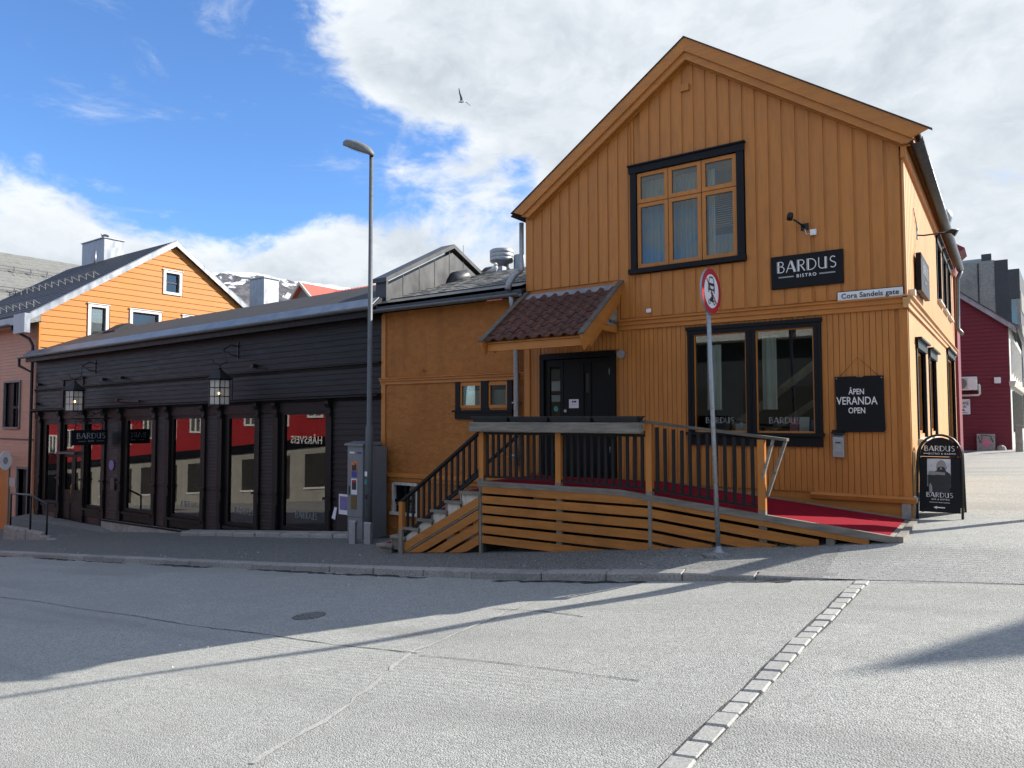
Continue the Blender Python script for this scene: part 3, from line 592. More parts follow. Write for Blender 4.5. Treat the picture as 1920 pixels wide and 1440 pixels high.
# side wall cladding: too narrow to pick apart from here
mb = MB()
for i in range(52):
    a = YF+.0+i*.199; b = a+.157
    for z0, z1 in ([(3.335, 3.97), (5.14, 5.24)] if any(s[0]-.1 < (a+b)/2 < s[1]+.1 for s in SW[3:]) else [(3.335, 5.24)]): mb.box(X1-.022, X1+.006, a, min(b, YB), z0, z1)
for i in range(128):
    a = YF+.005+i*.0805; b = a+.0735; c = (a+b)/2; s = [q for q in SW[:3] if q[0]-.06 < c < q[1]+.06]
    for z0, z1 in ([(.53, s[0][2]-.14), (s[0][3]+.1, 3.14)] if s else [(.53, 3.14)]):
        if z1 > z0: mb.box(X1-.022, X1, a, b, z0, z1)
tag(mb.build('side_cladding', 'side_v', H), None, kind='stuff')
for (a, b, z0, z1) in SW:
    mb = MB(); t_ = .10
    mb.box(X1-.1, X1+.02, a-t_, a, z0-.06, z1).box(X1-.1, X1+.02, b, b+t_, z0-.06, z1).box(X1-.1, X1+.04, a-t_-.02, b+t_+.02, z1, z1+.13).box(X1-.1, X1+.09, a-t_-.04, b+t_+.04, z1+.13, z1+.16)
    wf = mb.build('window', 'trim', H)
    MB().box(X1-.1, X1+.07, a-t_-.03, b+t_+.03, z0-.10, z0-.061).build('sill', 'white_v', wf)
    mb = MB(); mb.box(X1-.10, X1-.05, a, a+.05, z0, z1).box(X1-.10, X1-.05, b-.05, b, z0, z1).box(X1-.10, X1-.05, a+.05, b-.05, z0, z0+.05).box(X1-.10, X1-.05, a+.05, b-.05, z1-.05, z1); mb.build('frame', 'ochre_v', wf)
    MB().box(X1-.085, X1-.080, a+.05, b-.05, z0+.05, z1-.05).build('pane', 'glass', wf)
# plinth
mb = MB().prism([(X0, -1.3), (X1+.01, -1.3), (X1+.01, .44), (X0, .44)], 'Y', YF+.012, YF+.029); mb.build('plinth_board', paint and 'ochre_deck', H)
mb = MB().prism([(YF+.02, .44), (YF-.03, .44), (YF-.05, .50), (YF-.02, .53), (YF+.02, .53)], 'X', -2.45, X1+.05); mb.build('base_moulding', 'ochre_h', H)
mb = MB().prism([(X1-.03, .44), (X1+.04, .44), (X1+.05, .50), (X1+.02, .53), (X1-.03, .53)], 'Y', YF, YB); mb.build('base_moulding', 'white_v', H)
MB().box(X1-.13, X1-.02, YF-.02, YF+.011, -.1, .44).build('plinth_post', 'concrete', H)
MB().box(X1-.15, X1-.01, YF+.03, YB, -.2, .44).build('plinth', 'concrete', H)
# upper window: three casements over three
mb = MB(); Y_ = YF
mb.box(-5.30, -5.19, Y_-.045, Y_+.06, 4.17, 5.84).box(-3.46, -3.345, Y_-.045, Y_+.06, 4.17, 5.84).box(-5.32, -3.33, Y_-.055, Y_+.06, 5.84, 5.96).box(-5.34, -3.31, Y_-.085, Y_+.03, 5.96, 5.985)
mb.box(-5.33, -3.32, Y_-.09, Y_+.06, 4.09, 4.17); W = mb.build('window', 'trim', H); W['label'] = 'large upper casement window with six panes'
xs = [-5.185, -4.615, -4.04, -3.465]; zs = [4.175, 5.30, 5.835]
for i in range(3):
    for j in range(2):
        a, b, c, d = xs[i]+.006, xs[i+1]-.006, zs[j]+.006, zs[j+1]-.006; f_ = .062
        mb = MB().box(a, a+f_, Y_-.012, Y_+.04, c, d).box(b-f_, b, Y_-.012, Y_+.04, c, d).box(a+f_, b-f_, Y_-.012, Y_+.04, c, c+f_*1.1).box(a+f_, b-f_, Y_-.012, Y_+.04, d-f_, d)
        mb.build('casement', 'ochre_v', W); MB().box(a+f_, b-f_, Y_+.012, Y_+.018, c+f_, d-f_).build('pane', 'glass', W)
def drape(name, label, x0, x1, z0, z1, y, mat, amp=.02, per=.07):
    mb = MB(); n = max(6, int((x1-x0)/per*6)); pr = None
    for i in range(n+1):
        X = x0+(x1-x0)*i/n; yy = y+amp*math.sin(i/6*6.283)+amp*.5*math.sin(i*.37); b = mb.add([(X, yy, z0), (X+random.uniform(-.004, .004), yy, z1)])
        if pr is not None: mb.face((pr, b, b+1, pr+1), True)
        pr = b
    o = mb.build(name, mat); return tag(o, label, 'curtain')
drape('net_curtain', 'grey net curtain across the left and middle panes of the upper window', -5.2, -4.08, 4.15, 5.75, YF+.24, 'curtain')
drape('net_curtain', 'pale gathered curtain at the left edge of the right upper pane', -4.02, -3.90, 4.15, 5.75, YF+.26, 'white_cloth', .03, .04)
drape('net_curtain', 'grey net curtain low behind the right upper pane', -3.90, -3.45, 4.15, 4.62, YF+.24, 'curtain')
bl = thing('window_blind', 'white slatted blind half lowered behind the right upper window pane', 'blind', (-3.7, YF+.22, 5.2))
for i in range(16): MB().prism([(YF+.20, 4.74+i*.036), (YF+.235, 4.755+i*.036), (YF+.235, 4.757+i*.036), (YF+.20, 4.742+i*.036)], 'X', -3.90, -3.46).build('slat', 'white', bl)
# lower double window
mb = MB(); mb.box(-4.305, -4.205, Y_-.045, Y_+.06, 1.39, 2.97).box(-2.365, -2.265, Y_-.045, Y_+.06, 1.39, 2.97).box(-3.36, -3.215, Y_-.045, Y_+.06, 1.39, 2.97).box(-4.31, -2.26, Y_-.05, Y_+.06, 2.97, 3.04).box(-4.325, -2.245, Y_-.075, Y_+.06, 3.04, 3.095)
mb.box(-4.33, -2.24, Y_-.10, Y_+.06, 1.345, 1.39).box(-4.30, -2.27, Y_-.04, Y_+.02, 1.19, 1.345)
for xx in (-4.255, -3.30, -3.275, -2.315): mb.box(xx-.008, xx+.008, Y_-.055, Y_-.044, 1.40, 2.96)
W2 = mb.build('window', 'trim', H); W2['label'] = 'wide ground floor window of two tall panes in black frame'
for a, b in ((-4.205, -3.36), (-3.215, -2.365)):
    f_ = .022; MB().box(a, a+f_, Y_-.005, Y_+.04, 1.39, 2.97).box(b-f_, b, Y_-.005, Y_+.04, 1.39, 2.97).box(a+f_, b-f_, Y_-.005, Y_+.04, 1.39, 1.42).box(a+f_, b-f_, Y_-.005, Y_+.04, 2.95, 2.97).build('casement', 'ochre_v', W2)
    MB().box(a+f_, b-f_, Y_+.012, Y_+.018, 1.42, 2.95).build('pane', 'glass', W2)
    deco('BARDUS', .095, 'pane_letter', W2, ((a+b)/2-.02, Y_+.009, 1.535), name='pane_lettering', depth=.001)
# things behind the lower window
drape('white_drape', 'white drape hanging behind the left ground floor pane', -4.10, -3.86, 1.75, 2.82, YF+.30, 'white_cloth', .03, .09)
drape('white_drape', 'long white drape hanging behind the right ground floor pane', -3.20, -2.98, 1.75, 2.9, YF+.28, 'white_cloth', .03, .09)
mb = MB().beam((-4.0, 12.1, 1.35), (-2.2, 12.1, 2.75), .06, .12).beam((-3.5, 12.5, 1.3), (-2.0, 12.5, 2.3), .05, .10); mb.beam((-2.45, 12.1, 1.3), (-2.45, 12.1, 2.7), .05, .05, (0, 1, 0))
tag(mb.build('staircase', 'beam'), 'wooden stair stringers rising behind the right ground floor pane', 'staircase')
MB().box(-4.3, -2.3, YF+.2, YF+.75, 1.28, 1.33).build('window_shelf', 'white', H)
random.seed(4); xx = -3.62
while xx < -3.38:
    d = random.uniform(.022, .04); box('book', 'paper', None, xx, xx+d-.003, YF+.22, YF+.37, 1.331, 1.331+random.uniform(.19, .23)); o = COL.objects[-1]
    tag(o, 'white upright book in the row inside the left ground floor pane', 'book', 'white books on the window shelf'); xx += d
mb = MB().prism([(YF+.2, 1.331), (YF+.55, 1.331), (YF+.5, 1.45), (YF+.38, 1.5), (YF+.36, 1.56), (YF+.30, 1.56), (YF+.22, 1.42)], 'X', -4.08, -3.72); mb.tube([(-4.12, YF+.36, 1.57), (-3.68, YF+.36, 1.57)], .025, 8)
tag(mb.build('typewriter', 'grey_paint', None, bevel=.008), 'old grey typewriter inside the left ground floor pane', 'typewriter')
for nm, lb, mt, a, b, h_ in (('picture_card', 'pink card standing inside the right ground floor pane', 'pink', -2.80, -2.68, .28), ('picture_card', 'white card standing beside the pink card', 'paper', -2.66, -2.52, .30), ('picture_card', 'blue card leaning at the right edge of the window', 'blue', -2.50, -2.40, .25)):
    o = MB().prism([(YF+.26, 1.331), (YF+.28, 1.331), (YF+.34, 1.331+h_), (YF+.32, 1.331+h_)], 'X', a, b).build(nm, mt); tag(o, lb, 'card')
# entrance door
mb = MB().box(-7.19, -7.10, Y_-.03, Y_+.10, .58, 2.80).box(-5.72, -5.63, Y_-.03, Y_+.10, .58, 2.80).box(-7.10, -5.72, Y_-.03, Y_+.10, 2.70, 2.80).box(-7.10, -5.72, Y_+.02, Y_+.10, .56, .60); D = mb.build('entrance_door', 'door', H)
D['label'] = 'black double entrance door under the porch roof'
mb = MB().box(-7.09, -6.99, Y_+.02, Y_+.07, .605, 2.69).box(-6.77, -6.70, Y_+.02, Y_+.07, .605, 2.69).box(-6.99, -6.77, Y_+.02, Y_+.07, 2.56, 2.69).box(-6.99, -6.77, Y_+.02, Y_+.07, .605, .95); mb.build('side_leaf', 'door', D)
MB().box(-6.99, -6.77, Y_+.04, Y_+.046, .95, 2.56).build('side_pane', 'glass', D)
mb = MB(); wall_holes(mb, -6.69, -5.73, .605, 2.69, [(-6.26, -6.16, 2.07, 2.42)], lambda a, b, c, d: mb.box(a, b, Y_+.02, Y_+.07, c, d))
mb.box(-6.30, -6.27, Y_+.005, Y_+.02, 1.3, 2.6).box(-6.15, -6.12, Y_+.005, Y_+.02, 1.3, 2.6); mb.build('main_leaf', 'door', D)
MB().box(-6.26, -6.16, Y_+.04, Y_+.045, 2.07, 2.42).build('slot_pane', 'glass', D)
mb = MB().tube([(-6.64, Y_+.02, 1.60), (-6.64, Y_-.04, 1.60), (-6.52, Y_-.045, 1.60)], .012, 8); mb.lathe([(.03, -.01), (.03, .012)], (-6.64, Y_+.01, 1.60), 12, 'Y').lathe([(.028, -.02), (.028, .012)], (-6.65, Y_+.01, 1.75), 12, 'Y'); mb.build('handle', 'galv', D)
for zz in (2.38, 1.0): MB().tube([(-5.755, Y_+.012, zz), (-5.755, Y_+.012, zz+.12)], .01, 6).build('hinge', 'galv', D)
def sheet_paper(label, x0, x1, z0, z1, y, mat='paper', name='paper_notice', cat='notice'):
    return tag(MB().box(x0, x1, y-.002, y, z0, z1).build(name, mat), label, cat)
nt1 = sheet_paper('white notice with small picture taped to the black main door', -6.58, -6.38, 1.80, 1.96, Y_+.018)
for a, b in ((-6.52, -6.485), (-6.475, -6.43)): MB().box(a, b, Y_+.0145, Y_+.0155, 1.90, 1.93).build('picture', 'letter_black', nt1)
MB().box(-6.55, -6.41, Y_+.0145, Y_+.0155, 1.855, 1.860).build('text_line', 'letter_grey', nt1)
sheet_paper('upper pale paper in the narrow door pane', -6.97, -6.78, 2.12, 2.30, Y_+.052, 'teal' if 0 else 'paper')
sheet_paper('lower pale paper in the narrow door pane', -6.97, -6.78, 1.92, 2.04, Y_+.052)
sheet_paper('green menu card low in the narrow door pane', -6.96, -6.78, 1.50, 1.62, Y_+.038, 'teal')
o = MB().lathe([(.05, 0), (.05, .002)], (-6.87, Y_+.036, 1.79), 16, 'Y').build('round_sticker', 'teal'); tag(o, 'round green sticker in the narrow door pane', 'sticker')
# porch roof with clay tiles
PX0, PX1, PY0, PZ0, PZ1 = -7.46, -5.52, 9.86, 2.97, 3.94
P_ = MB(); ps = (PZ1-PZ0)/(YF-PY0)
P_.prism([(PY0+.03, PZ0-.07), (YF+.02, PZ1-.07), (YF+.02, PZ1-.03), (PY0+.03, PZ0-.03)], 'X', PX0, PX1)
PR = P_.build('porch_roof', 'ochre_h', H); PR['label'] = 'small lean-to porch roof of red clay pantiles'
MB().box(PX0+.02, PX1-.02, PY0+.03, PY0+.085, PZ0-.19, PZ0-.06).build('fascia', 'ochre_h', PR)
def pantile():
    mb = MB(); n = 14; Wd, Ln = .236, .205; prof = []
    for i in range(n+1):
        u = i/n; u *= 1.10; z = .042*math.sin(math.pi*min(1, (u-.58)/.50)) if u > .58 else -.016*math.sin(u/.58*math.pi)
        prof.append((u*Wd, z+.016))
    r0 = mb.add([(x_, 0, z_+.012) for x_, z_ in prof]); r1 = mb.add([(x_, Ln+.03, z_-.006) for x_, z_ in prof]); r2_ = mb.add([(x_, 0, z_-.006) for x_, z_ in prof])
    for k in range(n): mb.face((r0+k, r0+k+1, r1+k+1, r1+k), True); mb.face((r0+k, r0+k+1, r2_+k+1, r2_+k))
    return mb
pm = pantile(); first = pm.build('tile', 'tile'); tm = first.data; bpy.data.objects.remove(first)
ang = math.atan(ps); rows, cols = 8, 8; slope_len = math.hypot(YF-PY0, PZ1-PZ0); rl = (slope_len-.12)/rows; random.seed(9)
for r_ in range(rows):
    for c in range(cols):
        o = bpy.data.objects.new('tile', tm); COL.objects.link(o); o.parent = PR; t_ = r_*rl-.05
        o.location = Vector((PX0+.02+c*.236+random.uniform(-.004, .004), PY0+t_*math.cos(ang), PZ0+t_*math.sin(ang)+random.uniform(-.003, .004)+.005)) - ORG[PR.name]
        o.rotation_euler = (ang+random.uniform(-.02, .02), random.uniform(-.02, .02), random.uniform(-.02, .02)); o.scale = (1, rl/.205, 1)
mb = MB().beam((-6.49, YF-.16, PZ1-.10), (-6.49, YF+.01, PZ1+.02), PX1-PX0, .012); mb.build('lead_flashing', 'zinc_dull', PR)
for xx, nm in ((PX0-.02, 'barge'), (PX1+.02, 'barge')):
    mb = MB().prism([(PY0-.12, PZ0-.03), (YF, PZ1+.06), (YF, PZ1-.15), (PY0+.0, PZ0-.26)], 'X', xx-.02, xx+.02); mb.build('bargeboard', 'ochre_h', PR)
    mb = MB().prism([(PY0+.16, PZ0-.08), (YF, PZ1-.14), (YF, PZ1-.30), (PY0+.26, PZ0-.20)], 'X', xx-.045 if xx > -6 else xx+.02, xx-.02 if xx > -6 else xx+.045); mb.build('inner_barge', 'ochre_h', PR)
    mb = MB().prism([(PY0-.13, PZ0-.01), (YF, PZ1+.085), (YF, PZ1+.06), (PY0-.12, PZ0-.035)], 'X', xx-.05, xx+.05); mb.build('barge_capping', 'dark_wood', PR)
mb = MB().prism([(YF, 3.10), (YF-.62, 3.10), (YF-.62, 3.20), (YF, 3.22)], 'X', PX1-.10, PX1-.06); mb.build('bracket', 'ochre_h', PR)
mb = MB().prism([(YF, 3.22), (YF-.42, 3.22), (YF, 3.56)], 'X', PX1-.09, PX1-.07); mb.build('cheek_panel', 'concrete', PR)
txt('BISTRO', .085, 'letter_black', PR, (PX1-.067, YF-.17, 3.25), (0, 1, 0), (0, 0, 1))
o = MB().lathe([(.075, -.03), (.075, .0)], (-5.51, YF-.004, 2.725), 20, 'Y').build('round_plaque', 'galv'); tag(o, 'round worn metal plaque right of the entrance door', 'plaque')
# ------------------------------------------------------------------ rendered annex between the two houses
A = thing('rendered_annex', 'ochre stucco annex with grey slate roof between corner house and black shop', 'annex', (-9.45, 11.3, -.8))
AX0, AX1, AY = -11.40, -7.52, 11.3
AW = [(-9.20, -8.62, 1.82, 2.33), (-8.48, -7.98, 1.82, 2.33), (-11.05, -10.35, -.40, .22)]
mb = MB(); wall_holes(mb, AX0, AX1, -1.8, 3.95, AW, lambda a, b, c, d: mb.box(a, b, AY, AY+.25, c, d)); mb.build('wall', 'stucco', A)
mb = MB().box(AX0, AX1, 15.9, 16, -1.8, 5.0).box(AX0, AX0+.1, AY+.25, 16, -1.8, 4.2).box(AX0+.1, AX1, AY+.25, 15.9, 1.3, 1.4).box(AX0+.1, AX1, 12.6, 12.7, -1.8, 4.2); mb.build('inner_wall', 'room', A)
box('corner_board', 'ochre_v', A, AX0-.02, AX0+.10, AY-.03, AY+.01, -1.8, 3.92)
mb = MB().prism([(AY+.01, 2.36), (AY-.03, 2.36), (AY-.03, 2.42), (AY-.06, 2.43), (AY-.06, 2.47), (AY-.09, 2.48), (AY-.09, 2.495), (AY+.01, 2.52)], 'X', AX0-.05, AX1); mb.build('belt_moulding', 'ochre_h', A)
mb = MB().prism([(AY+.01, .26), (AY-.03, .26), (AY-.03, .34), (AY-.08, .35), (AY-.08, .40), (AY+.01, .44)], 'X', AX0-.08, AX1); mb.build('belt_moulding', 'ochre_h', A)
mb = MB().box(-9.30, -9.18, AY-.035, AY+.05, 1.78, 2.36).box(-8.64, -8.46, AY-.035, AY+.05, 1.78, 2.36).box(-8.0, -7.88, AY-.035, AY+.05, 1.78, 2.36).box(-9.34, -7.85, AY-.09, AY+.05, 1.74, 1.78).box(-9.30, -7.88, AY-.05, AY+.02, 1.60, 1.74)
WA = mb.build('window', 'trim', A); WA['label'] = 'pair of small square windows in a black surround'
for a, b, c, d in AW[:2]:
    f_ = .06; MB().box(a, a+f_, AY-.015, AY+.04, c, d).box(b-f_, b, AY-.015, AY+.04, c, d).box(a+f_, b-f_, AY-.015, AY+.04, c, c+f_).box(a+f_, b-f_, AY-.015, AY+.04, d-f_, d).build('casement', 'ochre_v', WA)
    MB().box(a+f_, b-f_, AY+.01, AY+.015, c+f_, d-f_).build('pane', 'glass', WA)
    MB().box(a, b, AY+.12, AY+.13, c, c+.36).build('net', 'curtain', WA)
a, b, c, d = AW[2]; mb = MB().box(a-.03, a+.03, AY-.03, AY+.05, c, d).box(b-.03, b+.03, AY-.03, AY+.05, c, d).box(a+.03, b-.03, AY-.03, AY+.05, d-.04, d+.02).box(a-.06, b+.06, AY-.07, AY+.05, c-.06, c)
WB = mb.build('window', 'white_v', A); WB['label'] = 'low basement window with flaking white frame behind the stair'
mb = MB().box(a+.03, b-.03, AY+.0, AY+.04, c+.22, c+.27).box((a+b)/2-.02, (a+b)/2+.02, AY, AY+.04, c, d-.04); mb.build('glazing_bar', 'trim', WB); MB().box(a+.03, b-.03, AY+.045, AY+.05, c, d).build('pane', 'glass', WB)
# annex roof: slates, dark eaves band, gutter
ry = lambda Y: 4.13 + (Y-11.08)*.335
MB().prism([(11.06, ry(11.06)-.06), (14.6, ry(14.6)-.06), (14.6, ry(14.6)), (11.06, ry(11.06))], 'X', AX0+.05, AX1).build('roof_deck', 'felt', A)
MB().prism([(14.6, ry(14.6)-.06), (17.8, ry(14.6)-1.1), (17.8, ry(14.6)-1.04), (14.6, ry(14.6))], 'X', AX0+.05, AX1).build('roof_deck', 'felt', A)
random.seed(21); sm = None; nrow = 11; rp = (14.6-11.42)/nrow; ra = math.atan(.335)
RS = MB().prism([(14.5, ry(14.5)+.02), (14.7, ry(14.5)+.02), (14.6, ry(14.6)+.06)], 'X', AX0+.3, AX1).build('ridge_cap', 'slate', A)
base = MB().box(-.5, .5, 0, 1, 0, .014).build('slate_tile', 'slate'); sm = base.data; bpy.data.objects.remove(base)
for r_ in range(nrow):
    for c in range(16):
        xa = AX0+.12+c*.235+(.1175 if r_ % 2 else 0)
        if xa+.23 > AX1: continue
        o = bpy.data.objects.new('slate_tile', sm); COL.objects.link(o); o.parent = A; Y = 11.42+r_*rp
        o.location = Vector((xa+.117, Y-.02, ry(Y)+.028+random.uniform(-.003, .004))) - ORG[A.name]; o.rotation_euler = (ra-.05, random.uniform(-.015, .015), random.uniform(-.01, .01)); o.scale = (.226, rp*1.12, 1)
MB().prism([(11.06, ry(11.06)+.006), (11.44, ry(11.44)+.03), (11.44, ry(11.44)+.012), (11.06, ry(11.06)-.16)], 'X', AX0+.02, AX1).build('eaves_flashing', 'dark_steel', A)
mb = MB(); halfpipe(mb, (AX0+.0, 10.98, 3.98), (AX1+.02, 10.98, 3.97), .07); mb.build('gutter', 'gutter', A)
for i in range(8): MB().tube([(AX0+.3+i*.5, 11.06, 4.0), (AX0+.3+i*.5, 10.90, 3.985)], .008, 4).build('gutter_strap', 'gutter', A)
mb = MB().tube([(-7.575, 11.16, 5.35), (-7.575, 11.16, 4.45), (-7.60, 11.14, 4.40)], .045, 10).tube([(-7.60, 11.14, 4.42), (-7.68, 11.08, 4.36), (-7.78, 11.04, 4.20), (-7.79, 11.0, 4.06)], .062, 10); mb.tube([(-7.70, 10.98, 3.95), (-7.72, 11.06, 3.75), (-7.73, 11.18, 3.55), (-7.73, 11.20, 1.2), (-7.73, 11.2, .7)], .052, 10); mb.build('downpipe', 'galv', A)
for zz in (3.0, 1.9, .9): MB().box(-7.79, -7.67, 11.13, 11.3, zz, zz+.03).build('pipe_clamp', 'galv', A)
MB().tube([(-10.18, AY, 2.62), (-10.18, AY-.06, 2.62), (-10.18, AY-.06, 2.72)], .012, 6).build('hook', 'ochre_h', A)
# vents behind the ridge
V1 = MB().lathe([(.20, 5.2), (.20, 5.92), (.31, 5.95), (.33, 5.97), (.335, 6.05), (.325, 6.06), (.335, 6.07), (.335, 6.16), (.325, 6.17), (.335, 6.18), (.335, 6.27), (.30, 6.30), (.05, 6.31)], (-11.53+.0, 16, 0), 24).build('roof_vent', 'galv'); tag(V1, 'round galvanised ventilator with wide banded cap on the annex roof', 'vent')
V2 = MB().lathe([(.16, 5.2), (.16, 6.08), (.15, 6.10), (.02, 6.11)], (-11.0, 16.1, 0), 20).build('roof_vent', 'zinc'); tag(V2, 'plain shiny vent pipe beside the banded ventilator', 'vent')
V3 = MB().box(-11.8, -11.15, 15.5, 15.85, 4.9, 5.72).build('vent_box', 'zinc_dull'); tag(V3, 'square sheet metal vent base on the annex roof ridge', 'vent box')

# ------------------------------------------------------------------ black clapboard shop
S = thing('black_shop', 'long low black clapboard shop with tall display windows and corbelled cornice', 'shop', (-20, 11.3, -1.8))
BX0, BX1, BY = -29.0, -11.43, 11.3
sh = lambda X: .0118*(X+11.5)
def sbox(mb, x0, x1, y0, y1, z0, z1):
    a, b = sh(x0), sh(x1)
    return mb.hexa([(x0, y0, z0+a), (x1, y0, z0+b), (x1, y1, z0+b), (x0, y1, z0+a), (x0, y0, z1+a), (x1, y0, z1+b), (x1, y1, z1+b), (x0, y1, z1+a)])
def sprism(mb, poly, x0, x1):
    n = len(poly); i0 = mb.add([(x0, p[0], p[1]+sh(x0)) for p in poly]); i1 = mb.add([(x1, p[0], p[1]+sh(x1)) for p in poly])
    mb.face(range(i0, i0+n)); mb.face(range(i1+n-1, i1-1, -1))
    for i in range(n): j = (i+1) % n; mb.face((i0+i, i0+j, i1+j, i1+i))
    return mb
WN = [(-28.16, -27.10, -1.12, 1.66), (-25.08, -23.98, -1.12, 1.66), (-22.52, -20.92, -1.08, 1.74), (-19.92, -18.30, -1.08, 1.76), (-17.20, -15.88, -1.12, 1.74), (-14.88, -13.23, -1.06, 1.80)]
DOOR = (-26.78, -25.30, -1.75, 1.66); PWIN = (-26.75, -25.45, 2.20, 3.12)
holes = WN + [DOOR, PWIN]
mb = MB(); wall_holes(mb, BX0, BX1, -3.2, 4.0, holes, lambda a, b, c, d: sbox(mb, a, b, BY+.02, BY+.18, c, d)); mb.build('wall', 'black', S)
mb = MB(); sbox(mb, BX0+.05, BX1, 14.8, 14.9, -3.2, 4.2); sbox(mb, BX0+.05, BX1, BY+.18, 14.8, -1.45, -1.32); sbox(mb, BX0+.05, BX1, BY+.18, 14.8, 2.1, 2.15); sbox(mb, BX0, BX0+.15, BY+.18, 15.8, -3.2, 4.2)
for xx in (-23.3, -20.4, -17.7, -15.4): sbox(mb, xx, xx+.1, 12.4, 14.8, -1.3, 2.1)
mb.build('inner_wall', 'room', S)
def lap(parent, name, mat, x0, x1, z0, z1, n, y, stuff=False):
    h_ = (z1-z0)/n; mbb = MB()
    for i in range(n):
        a = z0+i*h_; m2 = mbb if stuff else MB()
        k = random.uniform(-.002, .003); sprism(m2, [(y+.02, a), (y-.026+k, a-.004), (y-.024+k, a+.02), (y-.008, a+h_-.001), (y+.02, a+h_-.001)], x0, x1)
        if not stuff: m2.build(name, mat, parent)
    if stuff: tag(mbb.build(name, mat, parent), None, kind='stuff')
random.seed(6)
lap(S, 'clapboard', 'black_h', BX0, BX1, 2.90, 3.90, 7, BY)
lap(S, 'clapboard', 'black_h', BX0, PWIN[0]-.12, 2.16, 2.80, 5, BY); lap(S, 'clapboard', 'black_h', PWIN[1]+.12, -17.0, 2.16, 2.80, 5, BY); lap(S, 'clapboard', 'black_h', -16.97, BX1, 2.16, 2.80, 5, BY)
for a, b in ((-28.95, -28.42), (-23.70, -22.92), (-20.68, -20.20), (-18.16, -17.58), (-15.78, -15.20)):
    lap(S, 'clapboard_pier', 'black_h', a, b, -1.40, 1.78, 36, BY, True)
lap(S, 'clapboard', 'black_h', -13.02, BX1, -1.4, 2.05, 26, BY)
for a, b in ((-28.16, -27.10), (-25.08, -23.98)): lap(S, 'clapboard_panel', 'black_h', a, b, -1.80, -1.26, 6, BY, True)
mb = MB(); sprism(mb, [(BY+.02, 2.78), (BY-.03, 2.78), (BY-.05, 2.83), (BY-.085, 2.85), (BY-.085, 2.875), (BY+.02, 2.91)], BX0, BX1); mb.build('belt_moulding', 'black', S)
mb = MB(); sprism(mb, [(BY+.02, 2.04), (BY-.05, 2.04), (BY-.09, 2.09), (BY-.16, 2.11), (BY-.16, 2.14), (BY+.02, 2.19)], BX0-.1, BX1); mb.build('cornice', 'black', S)
mb = MB(); sbox(mb, BX0, -13.05, BY-.02, BY+.02, 1.80, 2.04); mb.build('frieze_board', 'black', S)
# pilasters with corbels and pedestal
random.seed(8)
for xx in (-28.52, -26.95, -25.20, -23.85, -22.80, -20.80, -20.08, -18.26, -17.47, -15.84, -15.09, -13.11):
    k = .10; mb = MB(); zb = -1.42
    sbox(mb, xx-k, xx+k, BY-.07, BY+.02, zb, 1.80); sbox(mb, xx-k-.03, xx+k+.03, BY-.10, BY+.02, zb-.25, zb+.02)
    pl = mb.build('pilaster', 'black', S)
    mb = MB(); sbox(mb, xx-k-.035, xx+k+.035, BY-.115, BY-.071, -.26, -.20); sbox(mb, xx-k+.03, xx+k-.03, BY-.085, BY-.071, -1.1, -.5); mb.build('pedestal_cap', 'black', pl)
    mb = MB(); sprism(mb, [(BY-.02, 1.66), (BY-.09, 1.68), (BY-.10, 1.76), (BY-.08, 1.80), (BY-.085, 1.88), (BY-.15, 1.98), (BY-.155, 2.05), (BY-.02, 2.05)], xx-.075, xx+.075); mb.build('corbel', 'black', pl)
# shop windows
for i, (a, b, c, d) in enumerate(WN):
    f_ = .06; mb = MB(); sbox(mb, a, a+f_, BY+.0, BY+.09, c, d); sbox(mb, b-f_, b, BY, BY+.09, c, d); sbox(mb, a+f_, b-f_, BY, BY+.09, c, c+.07); sbox(mb, a+f_, b-f_, BY, BY+.09, d-f_, d); sbox(mb, a-.05, b+.05, BY-.09, BY+.02, c-.10, c-.03)
    sbox(mb, a-.02, b+.02, BY-.035, BY+.02, c-.30, c-.101)
    W_ = mb.build('shop_window', 'black', S); mb = MB(); sbox(mb, a+f_, b-f_, BY+.045, BY+.051, c+.07, d-f_); mb.build('pane', 'shopglass', W_)
    if i >= 3: deco('BARDUS', .17, 'pane_letter', W_, ((a+b)/2+.05, BY+.040, c+.30+sh(a)), name='pane_lettering', depth=.001)
# door pair
a, b, c, d = DOOR; mb = MB()
for l, r_ in ((a, (a+b)/2-.005), ((a+b)/2+.005, b)):
    f_ = .12; sbox(mb, l, l+f_, BY+.03, BY+.09, c, .58); sbox(mb, r_-f_, r_, BY+.03, BY+.09, c, .58); sbox(mb, l+f_, r_-f_, BY+.03, BY+.09, c, -.62); sbox(mb, l+f_, r_-f_, BY+.03, BY+.09, .48, .58)
    sbox(mb, l+f_+.04, r_-f_-.04, BY+.012, BY+.03, c+.15, -1.05); sbox(mb, l+f_+.04, r_-f_-.04, BY+.012, BY+.03, -.95, -.70)
sbox(mb, a, b, BY-.0, BY+.09, .58, .70); sbox(mb, a, a+.06, BY, BY+.09, .70, d); sbox(mb, b-.06, b, BY, BY+.09, .70, d); sbox(mb, a+.06, b-.06, BY, BY+.09, d-.06, d)
DD = mb.build('double_door', 'black', S); DD['label'] = 'black panelled double door with glazed upper halves'
mb = MB(); sbox(mb, a+.12, b-.12, BY+.055, BY+.06, -.62, .48); sbox(mb, a+.06, b-.06, BY+.045, BY+.05, .70, d-.06); mb.build('pane', 'shopglass', DD)
mb = MB().tube([((a+b)/2, BY+.03, -.95+sh(a)), ((a+b)/2, BY-.03, -.9+sh(a)), ((a+b)/2, BY-.03, -.45+sh(a)), ((a+b)/2, BY+.03, -.4+sh(a))], .016, 8); mb.build('handle', 'bark', DD)
